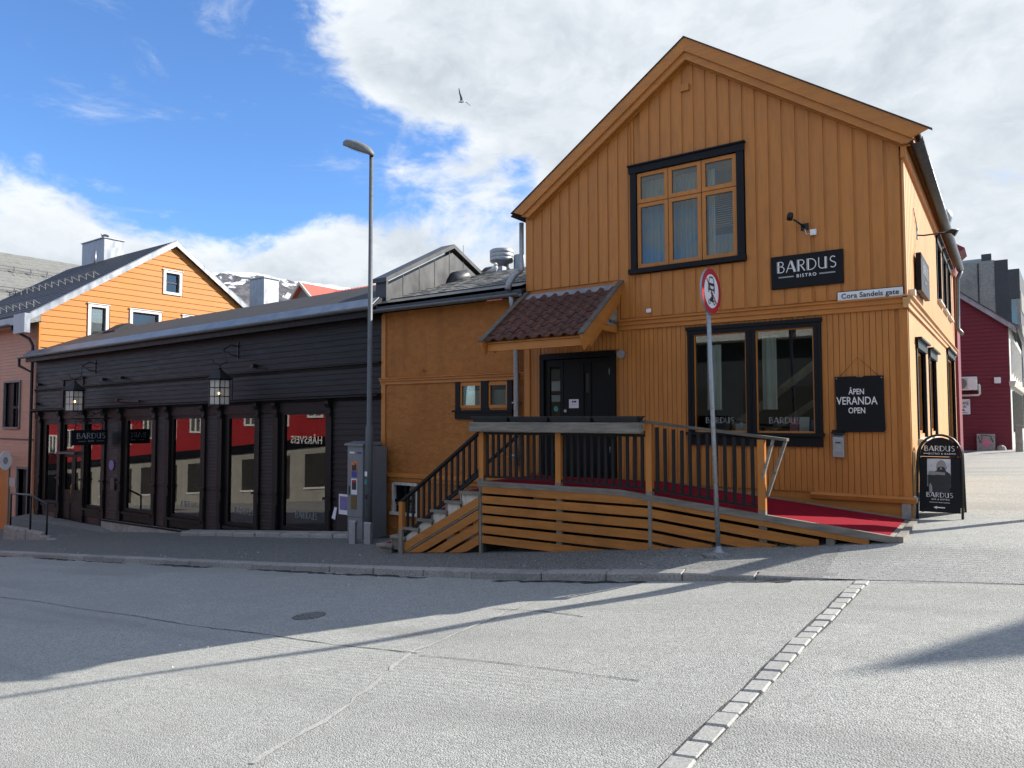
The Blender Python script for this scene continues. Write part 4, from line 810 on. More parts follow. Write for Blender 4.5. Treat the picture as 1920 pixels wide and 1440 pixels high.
mb = MB(); sbox(mb, a+.0, b-.15, BY-.22, BY-.10, .60, .67); sbox(mb, a+.3, a+.36, BY-.10, BY+.0, .61, .66); LG = mb.build('door_light', 'dark_steel'); tag(LG, 'slim metal strip light above the black double door', 'strip light')
a, b, c, d = PWIN; mb = MB(); sbox(mb, a-.12, a, BY-.05, BY+.04, c-.02, d); sbox(mb, b, b+.12, BY-.05, BY+.04, c-.02, d); sbox(mb, a-.16, b+.16, BY-.09, BY+.04, d, d+.07); sbox(mb, (a+b)/2-.03, (a+b)/2+.03, BY-.02, BY+.04, c, d); sbox(mb, a, b, BY-.02, BY+.04, 2.52, 2.57)
WP = mb.build('window', 'black', S); mb = MB(); sbox(mb, a, b, BY+.06, BY+.065, c, d); mb.build('pane', 'glass', WP)
# plinth and base
mb = MB(); sbox(mb, -23.75, -17.9, BY-.11, BY+.05, -3.2, -1.42); mb.build('plinth', 'concrete', S)
mb = MB(); sprism(mb, [(BY+.02, -1.46), (BY-.13, -1.47), (BY-.14, -1.43), (BY+.02, -1.40)], -23.75, -17.9); mb.build('base_board', 'black', S)
mb = MB(); sprism(mb, [(BY-.30, -3), (BY-.24, -1.45), (BY-.12, -1.36), (BY, -1.34), (BY, -3)], -17.9, -15.2); mb.build('concrete_footing', 'concrete', S)
mb = MB(); sbox(mb, -15.2, BX1, BY-.05, BY+.05, -3.2, -1.41); mb.build('base_board', 'black', S)
lg = thing('stone_ledge', 'low ledge of rough granite blocks at the foot of the black shop', 'stone ledge', (-15, 10.9, -1.3)); xx = -11.75; random.seed(13)
while xx > -18.2:
    ln = random.uniform(.7, 1.1); j = lambda q: random.uniform(-q, q); zt = lambda X: pave(X, 10.9)+.10
    MB().hexa([(xx-ln+.01, 10.86+j(.03), zt(xx)-.5), (xx, 10.86+j(.03), zt(xx)-.5), (xx, 11.2, zt(xx)-.5), (xx-ln+.01, 11.2, zt(xx)-.5), (xx-ln+.01, 10.88+j(.03), zt(xx-ln)+j(.02)), (xx, 10.88+j(.03), zt(xx)+j(.02)), (xx, 11.2, zt(xx)+.02), (xx-ln+.01, 11.2, zt(xx-ln)+.02)]).build('ledge_stone', 'stone', lg, bevel=.02); xx -= ln
# eaves, zinc flashing, gutter, roof
mb = MB(); sbox(mb, BX0-.2, BX1, BY-.30, BY-.26, 3.86, 4.02); mb.build('fascia', 'black', S)
mb = MB(); sbox(mb, BX0-.2, BX1, BY-.26, BY+.02, 3.88, 3.92); mb.build('soffit', 'black', S)
mb = MB(); halfpipe(mb, (BX0-.6, BY-.37, 4.07+sh(BX0-.6)), (BX1, BY-.37, 4.07+sh(BX1)), .075); mb.build('gutter', 'gutter', S)
random.seed(17)
for i in range(20):
    xa = BX0-.45+i*.905; xb = min(xa+.90, BX1-.02); mb = MB(); sprism(mb, [(BY-.33, 4.08), (BY-.08, 4.30), (BY-.085, 4.315), (BY-.34, 4.095)], xa, xb); mb.build('flashing_sheet', 'zinc', S)
for i in range(40): xa = BX0-.3+i*.45; MB().tube([(xa, BY-.32, 4.09+sh(xa)), (xa, BY-.46, 4.06+sh(xa))], .01, 4).build('gutter_strap', 'gutter', S)
mb = MB(); sprism(mb, [(BY-.33, 4.02), (13.55, 5.17), (13.55, 5.23), (BY-.10, 4.27), (BY-.33, 4.07)], BX0-.5, BX1); mb.build('roof', 'felt', S)
mb = MB(); sprism(mb, [(13.55, 5.17), (16.2, 4.2), (16.2, 4.26), (13.55, 5.23)], BX0-.5, BX1); mb.build('roof', 'felt', S)
mb = MB(); sprism(mb, [(12.9, 4.95), (13.9, 5.1), (13.9, 5.24), (13.4, 5.34), (12.9, 5.02)], -27.6, -26.7); mb.build('roof_hatch', 'felt', S)
mb = MB().tube([(BX0-.55, BY-.37, 4.0+sh(BX0)), (BX0-.55, BY-.37, 3.75+sh(BX0)), (BX0-.15, BY-.10, 3.5+sh(BX0)), (BX0-.15, BY-.10, -2.2)], .05, 8); mb.build('downpipe', 'iron', S)
# metal clad fire gable at the right end
FW = [(11.42, 4.0), (11.42, 4.62), (13.67, 5.76), (15.1, 5.15), (15.1, 4.0)]
G_ = MB().prism(FW, 'X', -11.66, -11.38).build('fire_gable', 'firemetal', S); G_['label'] = 'zinc clad fire gable rising above the annex roof'
MB().box(-11.70, -11.37, 11.36, 11.42, 4.0, 4.74).build('gable_front', 'dark_steel', G_)
MB().prism([(11.30, 4.66), (13.67, 5.87), (13.67, 5.97), (11.30, 4.76)], 'X', -11.74, -11.31).build('gable_capping', 'firemetal', G_)
MB().prism([(13.67, 5.87), (15.2, 5.20), (15.2, 5.30), (13.67, 5.97)], 'X', -11.74, -11.31).build('gable_capping', 'dark_steel', G_)
for i in range(5): yy = 11.9+i*.55; MB().box(-11.379, -11.372, yy, yy+.012, 4.2, 4.7+(yy-11.42)*.5).build('sheet_seam', 'dark_steel', G_)
mb = MB().tube([(-11.37, 13.55, 4.9), (-11.34, 13.75, 5.10), (-11.30, 14.0, 5.18), (-11.30, 14.3, 5.05)], [.12, .2, .22, .15], 10); mb.build('corner_flashing', 'dark_steel', G_)
# small things on the facade
for xx, zz, sx, lb in ((-28.6, 3.0, .1, 'small black junction box at the far left of the shop above belt moulding'), (-23.9, 2.98, .12, 'small black junction box just right of the left lantern'), (-22.7, 2.98, .07, 'tiny black box on the belt moulding right of the left lantern pair'), (-16.0, 2.98, .14, 'small black junction box just right of the right lantern'), (-28.7, 2.30, .1, 'small black junction box at the far left of the shop below belt moulding')):
    tag(MB().box(xx-sx/2, xx+sx/2, BY-.14, BY-.03, zz+sh(xx), zz+.09+sh(xx)).tube([(xx+.1, BY-.05, zz+sh(xx)+.02), (xx+.5, BY-.04, zz+sh(xx)-.04)], .008, 4).build('junction_box', 'iron'), lb, 'junction box', 'junction boxes on the black shop')
tag(MB().beam((-22.9, BY-.1, 2.30+sh(-22)), (-21.6, BY-.1, 2.27+sh(-22)), .05, .06).box(-23.0, -22.8, BY-.16, BY-.03, 2.15, 2.23).build('awning_bar', 'iron'), 'black folded bar above the third shop window', 'bar')
# pear shaped metal brackets: lanterns
def lantern(X, Zt, wallX, wallZ, label):
    T = thing('wall_lantern', label, 'lantern', (X, 10.6, Zt-.9), 'lanterns hung on the black shop'); k = .235
    c = lambda r_, z, rot=0: [(X+r_*math.cos(R(30+60*i)), 10.6+r_*math.sin(R(30+60*i)), z) for i in range(6)]
    mb = MB(); b0 = mb.add(c(.34, Zt-.25)); b1 = mb.add(c(.05, Zt)); b2 = mb.add(c(.33, Zt-.27))
    for i in range(6): j = (i+1) % 6; mb.face((b0+i, b0+j, b1+j, b1+i)); mb.face((b0+i, b0+j, b2+j, b2+i))
    mb.face(range(b1, b1+6)); mb.face(range(b2, b2+6)); mb.lathe([(.04, Zt), (.05, Zt+.03), (.02, Zt+.05), (.02, Zt+.09)], (X, 10.6, 0), 10); mb.build('roof', 'iron', T)
    mb = MB(); z0, z1 = Zt-.92, Zt-.27; cor = [Vector(p) for p in c(.27, 0)]
    for i in range(6):
        p, q = cor[i], cor[(i+1) % 6]; m_ = (p+q)/2
        mb.beam((p.x, p.y, z0), (p.x, p.y, z1), .022, .022, (0, 1, 0)); mb.beam((m_.x, m_.y, z0), (m_.x, m_.y, z1), .012, .012, (0, 1, 0))
        for zz in (z0+.01, z0+.22, z0+.44, z1-.01): mb.beam((p.x, p.y, zz), (q.x, q.y, zz), .014, .02)
    bb = mb.add(c(.29, z0-.02)); bt = mb.add(c(.29, z0+.005))
    for i in range(6): j = (i+1) % 6; mb.face((bb+i, bb+j, bt+j, bt+i))
    mb.face(range(bb, bb+6)); mb.face(range(bt, bt+6)); mb.build('cage', 'iron', T)
    mb = MB()
    for i in range(6):
        p, q = cor[i], cor[(i+1) % 6]; b = mb.add([(p.x, p.y, z0), (q.x, q.y, z0), (q.x, q.y, z1), (p.x, p.y, z1)]); mb.face((b, b+1, b+2, b+3))
    mb.build('lantern_panes', 'lantern_glass', T)
    MB().lathe([(.004, -.035), (.025, -.025), (.033, 0), (.025, .025), (.008, .04)], (X, 10.6, Zt-.62), 12).build('bulb', 'bulb', T)
    wx = wallX; pts = [(wx, BY-.03, wallZ), (wx-.05, BY-.2, wallZ+.04), (wx-.12, BY-.38, wallZ-.10), (X+.12, 10.72, Zt+.18), (X+.02, 10.6, Zt+.10), (X-.1, 10.5, Zt+.15), (X-.14, 10.48, Zt+.24)]
    mb = MB().tube(pts, .016, 6).tube([(wx, BY-.03, wallZ-.25), (wx-.06, BY-.2, wallZ-.22), (wx-.12, BY-.36, wallZ-.10)], .014, 6).beam((wx, BY-.03, wallZ-.32), (wx, BY-.03, wallZ+.12), .05, .02, (0, 1, 0)); mb.build('bracket', 'iron', T)
lantern(-24.40, 2.78, -24.55, 3.42, 'lit black iron lantern near the double door of the shop')
lantern(-16.52, 2.88, -16.75, 3.52, 'lit black iron lantern between the middle shop windows')
# hanging bar sign at right angles to the wall
T = thing('hanging_sign', 'black hanging sign reading BARDUS BAR beside the double door', 'sign', (-23.5, 10.7, .7))
MB().box(-23.53, -23.47, 10.13, 11.20, .80, 1.27).build('board', 'sign', T, bevel=.006)
deco('BARDUS', .175, 'letter_grey', T, (-23.468, 10.70, 1.00), (0, 1, 0), (0, 0, 1), depth=.002)
txt('BAR', .085, 'letter_grey', T, (-23.467, 10.70, .895), (0, 1, 0), (0, 0, 1), depth=.002, spacing=1.2)
for a, b in ((10.33, 10.55), (10.86, 11.08)): MB().box(-23.469, -23.466, a, b, .915, .925).build('rule', 'letter_grey', T)
mb = MB().beam((-23.5, 10.1, 1.62), (-23.5, 11.28, 1.62), .03, .03)
for cy, rr, z_ in ((10.35, .13, 1.48), (10.62, .10, 1.50), (10.9, .14, 1.46), (10.3, .07, 1.76), (10.75, .09, 1.74), (11.05, .10, 1.78)):
    mb.tube([(-23.5, cy+rr*(1-i*.04)*math.cos(i*.55), z_+rr*(1-i*.04)*math.sin(i*.55)) for i in range(16)], .011, 5)
mb.tube([(-23.5, 11.28, 1.95), (-23.5, 11.0, 1.85), (-23.5, 10.6, 1.66)], .014, 5).tube([(-23.5, 10.25, 1.27), (-23.5, 10.25, 1.62)], .01, 5).tube([(-23.5, 11.05, 1.27), (-23.5, 11.05, 1.62)], .01, 5); mb.build('scroll_bracket', 'iron', T)
# small round poster of a masked face becomes a plain oval sticker; meter box
tag(MB().lathe([(.16, -.01), (.16, 0)], (-23.32, BY-.035, .15), 18, 'Y').build('oval_sticker', 'purple'), 'oval purple sticker on the black pier beside the bar sign', 'sticker')
tag(MB().box(-23.25, -23.02, BY-.10, BY-.03, -.62, -.25).build('letter_box', 'dark_steel', None, .01), 'dark letter box on the black pier right of the door', 'letter box')
# display inside the shop windows
for xa, xb, mt, zz in ((-14.1, -13.8, 'mix_print', .05), (-13.75, -13.5, 'teal', .07), (-14.45, -14.15, 'grey_paint', .06)):
    o = MB().box(xa, xb, BY+.25, BY+.5, -1.34, -1.22+zz).build('display_book', mt); tag(o, {'mix_print': 'brown book lying in the right shop window', 'teal': 'teal box lying in the right shop window', 'grey_paint': 'grey box lying in the right shop window'}[mt], 'book')
tag(MB().prism([(BY+.2, -1.33), (BY+.22, -1.33), (BY+.3, -1.05), (BY+.28, -1.05)], 'X', -16.5, -16.15).build('menu_card', 'teal'), 'pale card leaning low in the fourth shop window', 'card')
tag(MB().box(-13.95, -13.8, BY+.060, BY+.062, -.55, -.35).build('paper_note', 'paper'), 'small white note stuck inside the right shop window', 'note')
# landing, kerb wall and railing at the door
mb = MB(); T_ = [(-29.0, 11.28, -1.78), (-23.85, 11.2, -1.80), (-22.3, 11.1, -1.93), (-23.4, 9.95, -2.06), (-25.0, 9.9, -1.95), (-26.9, 9.9, -1.90), (-29.0, 10.6, -1.85)]
b0 = mb.add(T_); b1 = mb.add([(p[0], p[1], -3.0) for p in T_]); mb.face(range(b0, b0+7))
for i in range(7): j = (i+1) % 7; mb.face((b0+i, b0+j, b1+j, b1+i))
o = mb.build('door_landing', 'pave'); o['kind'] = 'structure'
random.seed(23); rw = thing('rubble_edge', 'crumbling concrete edge under the black handrail', 'wall', (-25.5, 9.85, -2.3)); xx = -27.3
while xx < -23.6:
    ln = random.uniform(.35, .7); zt = -1.90 - max(0, (xx+25.2))*.12; j = lambda q: random.uniform(-q, q)
    MB().hexa([(xx, 9.72+j(.05), -2.9), (xx+ln, 9.72+j(.05), -2.9), (xx+ln, 9.98, -2.9), (xx, 9.98, -2.9), (xx, 9.80+j(.03), zt+j(.03)), (xx+ln, 9.80+j(.03), zt+j(.03)), (xx+ln, 9.96, zt+.03), (xx, 9.96, zt+.03)]).build('rubble_block', 'concrete', rw, bevel=.03); xx += ln-.02
T = thing('handrail', 'bent black steel handrail beside the landing of the double door', 'handrail', (-25.5, 9.9, -2.0))
for xx, z0, z1 in ((-27.09, -2.25, -.86), (-25.58, -2.2, -.82), (-24.41, -2.3, -1.03)): MB().tube([(xx, 9.9, z0), (xx, 9.9, z1)], .03, 8).build('post', 'iron', T)
MB().tube([(-27.11, 9.9, -.84), (-25.58, 9.9, -.80), (-24.39, 9.9, -1.02)], .032, 8).build('rail', 'dark_steel', T)
# ------------------------------------------------------------------ veranda with stair and ramp
VR = thing('veranda', 'ochre timber entrance veranda with stair, ramp, slatted skirt and dark balusters', 'veranda', (-5.2, 9.4, -.4))
FY = 9.4; DZ = .58
dk = lambda X: DZ if X < -4.7 else DZ-.098*(X+4.7)
mb = MB(); prof = [(-7.27, DZ-.05), (-4.7, DZ-.05), (-1.14, dk(-1.14)-.05), (-1.14, dk(-1.14)-.012), (-4.7, DZ-.012), (-7.27, DZ-.012)]; mb.prism(prof, 'Y', FY+.03, 11.15); mb.build('deck', 'grey_wood', VR)
for xa, xb in ((-7.28, -4.7), (-4.7, -1.12)):
    mb = MB(); mb.prism([(xa, dk(xa)-.075), (xb, dk(xb)-.075), (xb, dk(xb)+.008), (xa, dk(xa)+.008)], 'Y', FY-.012, FY+.045); mb.build('edge_board', 'grey_wood', VR)
mb = MB().prism([(-4.7, DZ), (-1.14, dk(-1.14)), (-1.14, dk(-1.14)+.008), (-4.7, DZ+.008)], 'Y', 11.08, 11.15); mb.build('edge_board', 'grey_wood', VR)
mb = MB().box(-1.14, -1.06, FY, 11.15, .14, .246); mb.build('ramp_lip', 'grey_wood', VR)
# skirt slats: level section then sloping section
random.seed(31)
for i in range(6):
    z1 = .515-.163*i+random.uniform(-.004, .004); z0 = z1-.122
    MB().box(-7.19, -4.23, FY+.0, FY+.022, z0, z1).build('skirt_slat', 'ochre_deck', VR)
ends = [-1.42, -1.98, -2.48, -3.32, -3.85]
for i in range(5):
    zz = .505-.163*i; xe = ends[i]; f = lambda X: zz-.098*(X+4.21)*(1.0)
    MB().prism([(-4.19, f(-4.19)-.118), (xe, f(xe)-.118), (xe, f(xe)), (-4.19, f(-4.19))], 'Y', FY+.0, FY+.022).build('skirt_slat', 'ochre_deck', VR)
for xx in (-7.22, -4.21): box('skirt_post', 'grey_wood_v', VR, xx-.025, xx+.025, FY-.006, FY+.05, -1.0, .50)
for xx in (-5.72, -2.66, -1.85): box('skirt_post', 'grey_wood_v', VR, xx-.05, xx+.05, FY+.024, FY+.10, -1.0, dk(xx)-.08)
MB().box(-7.2, -1.3, 10.9, 10.95, -1.2, .1).build('back_board', 'room', VR); MB().box(-7.195, -7.15, FY+.06, 10.9, -1.2, .50).build('shade_board', 'room', VR)  # unseen board added at the stair end to darken the gaps between slats
# posts, beam, rails, balusters
for xx, zt in ((-7.205, 1.40), (-5.72, 1.40), (-4.22, 1.555), (-2.66, 1.345)):
    z0 = dk(xx)-.02; MB().box(xx-.047, xx+.047, FY-.005, FY+.075, z0+.07, zt).build('post', 'ochre_v', VR, .004); MB().box(xx-.047, xx+.047, FY-.0048, FY+.0748, z0, z0+.07).build('post_foot', 'grey_wood_v', VR)
MB().box(-7.33, -4.28, FY-.17, FY-.03, 1.405, 1.56).build('planter_beam', 'grey_wood', VR, .008)
MB().box(-7.30, -4.30, FY-.03, FY+.14, 1.40, 1.44).build('planter_shelf', 'grey_wood', VR)
for xa, xb in ((-7.16, -5.77), (-5.67, -4.27), (-4.17, -2.71)):
    z0a, z0b = dk(xa)+.085, dk(xb)+.085; za, zb = (1.395, 1.395) if xb < -4.25 else (1.50, 1.335)
    MB().beam((xa, FY+.035, z0a), (xb, FY+.035, z0b), .05, .03).build('bottom_rail', 'baluster', VR)
    if xb < -4.25: MB().beam((xa, FY+.035, 1.375), (xb, FY+.035, 1.375), .05, .04).build('top_rail', 'baluster', VR)
    for i in range(12):
        t_ = (i+.55)/12.1; xx = xa+(xb-xa)*t_; k = random.uniform(-.006, .006)
        MB().hexa([(xx-.022, FY+.022, z0a+(z0b-z0a)*t_), (xx+.022, FY+.022, z0a+(z0b-z0a)*t_), (xx+.022, FY+.048, z0a+(z0b-z0a)*t_), (xx-.022, FY+.048, z0a+(z0b-z0a)*t_)] + [(xx-.022+k, FY+.022, za+(zb-za)*t_), (xx+.022+k, FY+.022, za+(zb-za)*t_), (xx+.022+k, FY+.048, za+(zb-za)*t_), (xx-.022+k, FY+.048, za+(zb-za)*t_)]).build('baluster', 'baluster', VR)
MB().beam((-4.34, FY+.035, 1.575), (-2.33, FY+.035, 1.345), .12, .035).build('handrail', 'dark_wood', VR)
MB().beam((-2.36, FY+.06, 1.335), (-2.60, FY+.06, .62), .035, .05, (0, 1, 0)).build('strut', 'grey_wood', VR)
MB().beam((-2.50, FY+.0, 1.345), (-2.64, FY+.0, .85), .03, .05, (0, 1, 0)).build('strut', 'grey_wood', VR)
# stair
nose = [-9.60, -9.26, -8.95, -8.62, -8.30, -7.98, -7.66]; zt0 = -.665; rise = (DZ-zt0)/7
for i, xx in enumerate(nose):
    z = zt0+rise*i; xn = nose[i+1] if i < 6 else -7.25
    MB().box(xx, xn+.045, FY-.03, 10.62, z-.05, z).build('tread', 'grey_wood', VR, .004); MB().box(xn-.012, xn+.012, FY+.03, 10.6, z+.002, z+rise-.052).build('riser', 'concrete', VR)
    MB().box(xx+.03, xn-.015, FY+.03, 10.6, z-.25, z-.052).build('riser_block', 'white_v' if i > 1 else 'grey_wood', VR)
sl_ = rise/.325
def diag(z_at, w_, mat, x0, x1, name):   # sloping board on the stair side, cut by the ground and the deck post
    f = lambda X: z_at+sl_*(X+7.25); g = lambda X: pave(X, FY)+.01
    P1 = [(X, max(f(X)-w_, g(X))) for X in np.linspace(x0, x1, 14)]; P2 = [(X, max(f(X), g(X)+.002)) for X in np.linspace(x0, x1, 14)]
    MB().prism([tuple(p) for p in P1] + [tuple(p) for p in P2[::-1]], 'Y', FY-.002, FY+.022).build(name, mat, VR)
for k, z_at in enumerate((.33, .12, -.09, -.30)): diag(z_at, .155, 'ochre_deck', -8.93, -7.255, 'stair_skirt_board')
diag(.165, .03, 'grey_wood', -8.93, -7.255, 'stair_skirt_trim')
zg = pave(-8.99, FY); MB().box(-9.035, -8.945, FY-.04, FY+.05, zg-.1, .13).build('newel_post', 'ochre_v', VR, .004); MB().box(-9.036, -8.944, FY-.041, FY+.051, zg-.1, zg+.42).build('post_foot', 'grey_wood_v', VR)
MB().beam((-9.10, FY+.035, .07), (-7.22, FY+.035, 1.42), .10, .04).build('stair_handrail', 'baluster', VR)
MB().beam((-8.95, FY+.035, -.47), (-7.22, FY+.035, .73), .05, .05).build('stair_bottom_rail', 'baluster', VR)
for i in range(13):
    xx = -8.88+i*.128; t_ = (xx+8.95)/1.73; zb, zt = -.47+t_*1.2, .17+(xx+8.95)*.718; MB().box(xx-.022, xx+.022, FY+.022, FY+.048, zb, zt).build('baluster', 'baluster', VR)
# second rail on the far side of the stair
MB().beam((-9.05, 10.6, -.02), (-7.3, 10.6, 1.30), .05, .05).build('stair_handrail', 'baluster', VR)
# planters
for i in range(4):
    xa = -7.28+i*.752; xb = xa+.72
    T = thing('planter_box', ['leftmost black plastic planter on the grey beam', 'second black plastic planter from the left on the grey beam', 'third black plastic planter from the left on the grey beam', 'rightmost black plastic planter on the grey beam'][i], 'planter', ((xa+xb)/2, FY-.06, 1.56), 'empty planters on the veranda beam')
    MB().hexa([(xa+.03, FY-.14, 1.562), (xb-.03, FY-.14, 1.562), (xb-.03, FY+.02, 1.562), (xa+.03, FY+.02, 1.562), (xa, FY-.165, 1.635), (xb, FY-.165, 1.635), (xb, FY+.045, 1.635), (xa, FY+.045, 1.635)]).build('trough', 'plastic', T)
    MB().box(xa-.012, xb+.012, FY-.178, FY+.058, 1.636, 1.652).build('rim', 'plastic', T)
# carpets
mb = MB(); mb.prism([(-7.20, DZ-.011), (-4.7, DZ-.011), (-1.22, dk(-1.22)-.011), (-1.22, dk(-1.22)-.004), (-4.7, DZ-.004), (-7.20, DZ-.004)], 'Y', FY+.05, 11.07)
tag(mb.build('ramp_carpet', 'carpet'), 'red carpet covering the veranda deck and the ramp', 'carpet')
SC = thing('stair_carpet', 'red carpet runner laid on the veranda stair treads', 'carpet', (-8.5, 10, 0))
for i, xx in enumerate(nose): z = zt0+rise*i; xn = nose[i+1] if i < 6 else -7.25; MB().box(xx+.10, xn-.013, FY+.12, 10.5, z+.001, z+.008).build('carpet_piece', 'carpet', SC)
tag(MB().tube([(-2.25+random.uniform(-.12, .12)*0, FY+.02, pave(-2.25, FY)), (-2.25, FY, .02)], .004, 4).build('weed', 'grass'), 'small weed under the ramp edge', 'weed')
rnd = random.Random(2); mb = MB()
for i in range(70):
    X = -2.3+rnd.uniform(-.22, .22); Y = FY+rnd.uniform(-.05, .08); z = pave(X, Y); dx, dy = rnd.uniform(-.04, .04), rnd.uniform(-.04, .02); h_ = rnd.uniform(.03, .08)
    b = mb.add([(X-.004, Y, z), (X+.004, Y, z), (X+dx, Y+dy, z+h_)]); mb.face((b, b+1, b+2))
bpy.data.objects.remove(bpy.data.objects['weed']); tag(mb.build('weeds', 'grass'), 'tuft of small green weeds under the ramp edge', 'weeds', kind='stuff')

# ------------------------------------------------------------------ signs and fittings on the corner house
YW = YF-.012
T = thing('bistro_sign', 'large black wall sign reading BARDUS BISTRO on upper facade', 'sign', (-2.44, YW, 3.57)); MB().box(-2.95, -1.93, YW-.035, YW, 3.575, 4.075).build('board', 'sign', T, .004)
deco('BARDUS', .175, 'letter', T, (-2.44, YW-.0365, 3.815), depth=.002); txt('BISTRO', .068, 'letter', T, (-2.44, YW-.0385, 3.725), spacing=1.35, bold=.001)
for a, b in ((-2.84, -2.62), (-2.26, -2.04)): MB().box(a, b, YW-.0385, YW-.0352, 3.738, 3.758).build('rule', 'letter_grey', T)
T = thing('street_name_sign', 'white street name plate reading Cora Sandels gate', 'sign', (-1.6, YW, 3.30)); MB().box(-2.02, -1.18, YW-.02, YW, 3.305, 3.44).build('plate', 'sign_white', T)
MB().box(-2.03, -1.17, YW-.018, YW+.001, 3.297, 3.448).build('rim', 'sign', T); txt('Cora Sandels gate', .099, 'letter_black', T, (-1.60, YW-.0225, 3.346), spacing=1.03, bold=.0012)
T = thing('veranda_sign', 'black hanging board hand lettered APEN VERANDA OPEN', 'sign', (-1.76, YW, 1.42)); mb = MB()
mb.prism([(-2.075, 1.43), (-2.06, 1.41), (-1.47, 1.42), (-1.44, 1.45), (-1.455, 2.215), (-1.70, 2.215), (-1.72, 2.20), (-1.79, 2.20), (-1.81, 2.215), (-2.085, 2.21)], 'Y', YW-.025, YW-.012); mb.build('board', 'sign', T)
for s_, z_, h_ in (('ÅPEN', 1.955, .085), ('VERANDA', 1.81, .118), ('OPEN', 1.685, .088)): txt(s_, h_*1.33, 'letter', T, (-1.80, YW-.0275, z_), bold=.0015, stretch=.74)
MB().tube([(-2.02, YW-.02, 2.21), (-1.775, YW-.02, 2.48), (-1.51, YW-.02, 2.21)], .004, 4).build('cord', 'iron', T)
for xx in (-2.06, -1.475): MB().lathe([(.008, -.004), (.008, 0)], (xx, YW-.026, 2.185), 8, 'Y').build('screw', 'galv', T)
T = thing('ashtray_box', 'grey metal wall ashtray under the veranda board', 'ashtray', (-2.05, YW, 1.05)); mb = MB().prism([(YW, 1.05), (YW-.07, 1.05), (YW-.08, 1.33), (YW-.05, 1.37), (YW, 1.40)], 'X', -2.125, -1.975); mb.build('body', 'galv', T, .006)
mb = MB().prism([(YW, 1.42), (YW-.10, 1.385), (YW-.10, 1.40), (YW, 1.445)], 'X', -2.14, -1.96); mb.build('lid', 'iron', T); MB().box(-2.085, -2.015, YW-.083, YW-.076, 1.255, 1.27).build('slot', 'iron', T)
T = thing('wall_spotlight', 'black spotlight on short arm above the bistro sign', 'spotlight', (-2.46, YW, 4.42)); MB().box(-2.51, -2.40, YW-.02, YW, 4.43, 4.53).build('plate', 'iron', T)
MB().tube([(-2.46, YW-.02, 4.48), (-2.56, YW-.22, 4.56)], .014, 8).build('arm', 'iron', T)
mb = MB(); mb.lathe([(.02, -.06), (.042, -.05), (.046, .02), (.035, .055), (.015, .06)], (0, 0, 0), 14); h_ = mb.build('head', 'iron'); h_.parent = T; h_.location = Vector((-2.60, YW-.27, 4.60)) - ORG[T.name]; h_.rotation_euler = (.5, .35, 0)
tag(MB().box(-2.375, -2.29, YW-.045, YW, 4.335, 4.42).tube([(-2.375, YW-.02, 4.37), (-2.43, YW-.02, 4.36), (-2.45, YW-.02, 4.44)], .006, 5).build('cable_box', 'sign_white'), 'small white cable box beside the spotlight', 'cable box')
tag(MB().box(-5.03, -4.94, YW-.03, YW, 3.40, 3.47).build('cable_box', 'sign_white', None, .01), 'small white box on the facade left of the traffic sign', 'cable box')
tag(MB().tube([(-2.335, YW-.004, 4.335), (-2.33, YW-.004, 3.8), (-2.335, YW-.004, 3.34)], .006, 5).build('wall_cable', 'ochre_v'), 'thin ochre painted cable below the white cable box', 'cable')
T = thing('side_sign', 'dark sign board on the sunlit side wall', 'sign', (X1+.06, 12.9, 3.5)); MB().box(X1+.03, X1+.10, 12.2, 13.5, 3.53, 4.10).build('board', 'sign', T); 
deco('BARDUS', .18, 'letter_grey', T, (X1+.104, 12.85, 3.82), (0, 1, 0), (0, 0, 1), depth=.002); txt('BISTRO', .09, 'letter_grey', T, (X1+.104, 12.85, 3.68), (0, 1, 0), (0, 0, 1))
T = thing('side_lamp', 'black gooseneck lamp over the side sign', 'lamp', (X1, 12.75, 4.45)); MB().tube([(X1, 12.72, 4.48), (X1+.1, 12.72, 4.46), (X1+.44, 12.75, 4.47)], .012, 8).build('arm', 'iron', T)
MB().tube([(X1+.40, 12.75, 4.47), (X1+.47, 12.75, 4.48), (X1+.54, 12.75, 4.44)], [.018, .035, .062], 10).build('head', 'iron', T); MB().box(X1-.01, X1+.02, 12.70, 12.80, 4.42, 4.62).build('plate', 'galv', T)
tag(MB().tube([(X1+.02, 12.7, 4.55), (X1+.02, 12.2, 4.78)], .006, 5).build('wall_cable', 'iron'), 'short dark cable above the side lamp', 'cable')
tag(MB().box(X1+.006, X1+.09, 11.35, 11.5, 3.34, 3.42).build('side_sensor', 'white_v'), 'small pale sensor box at the house corner above belt course', 'sensor')

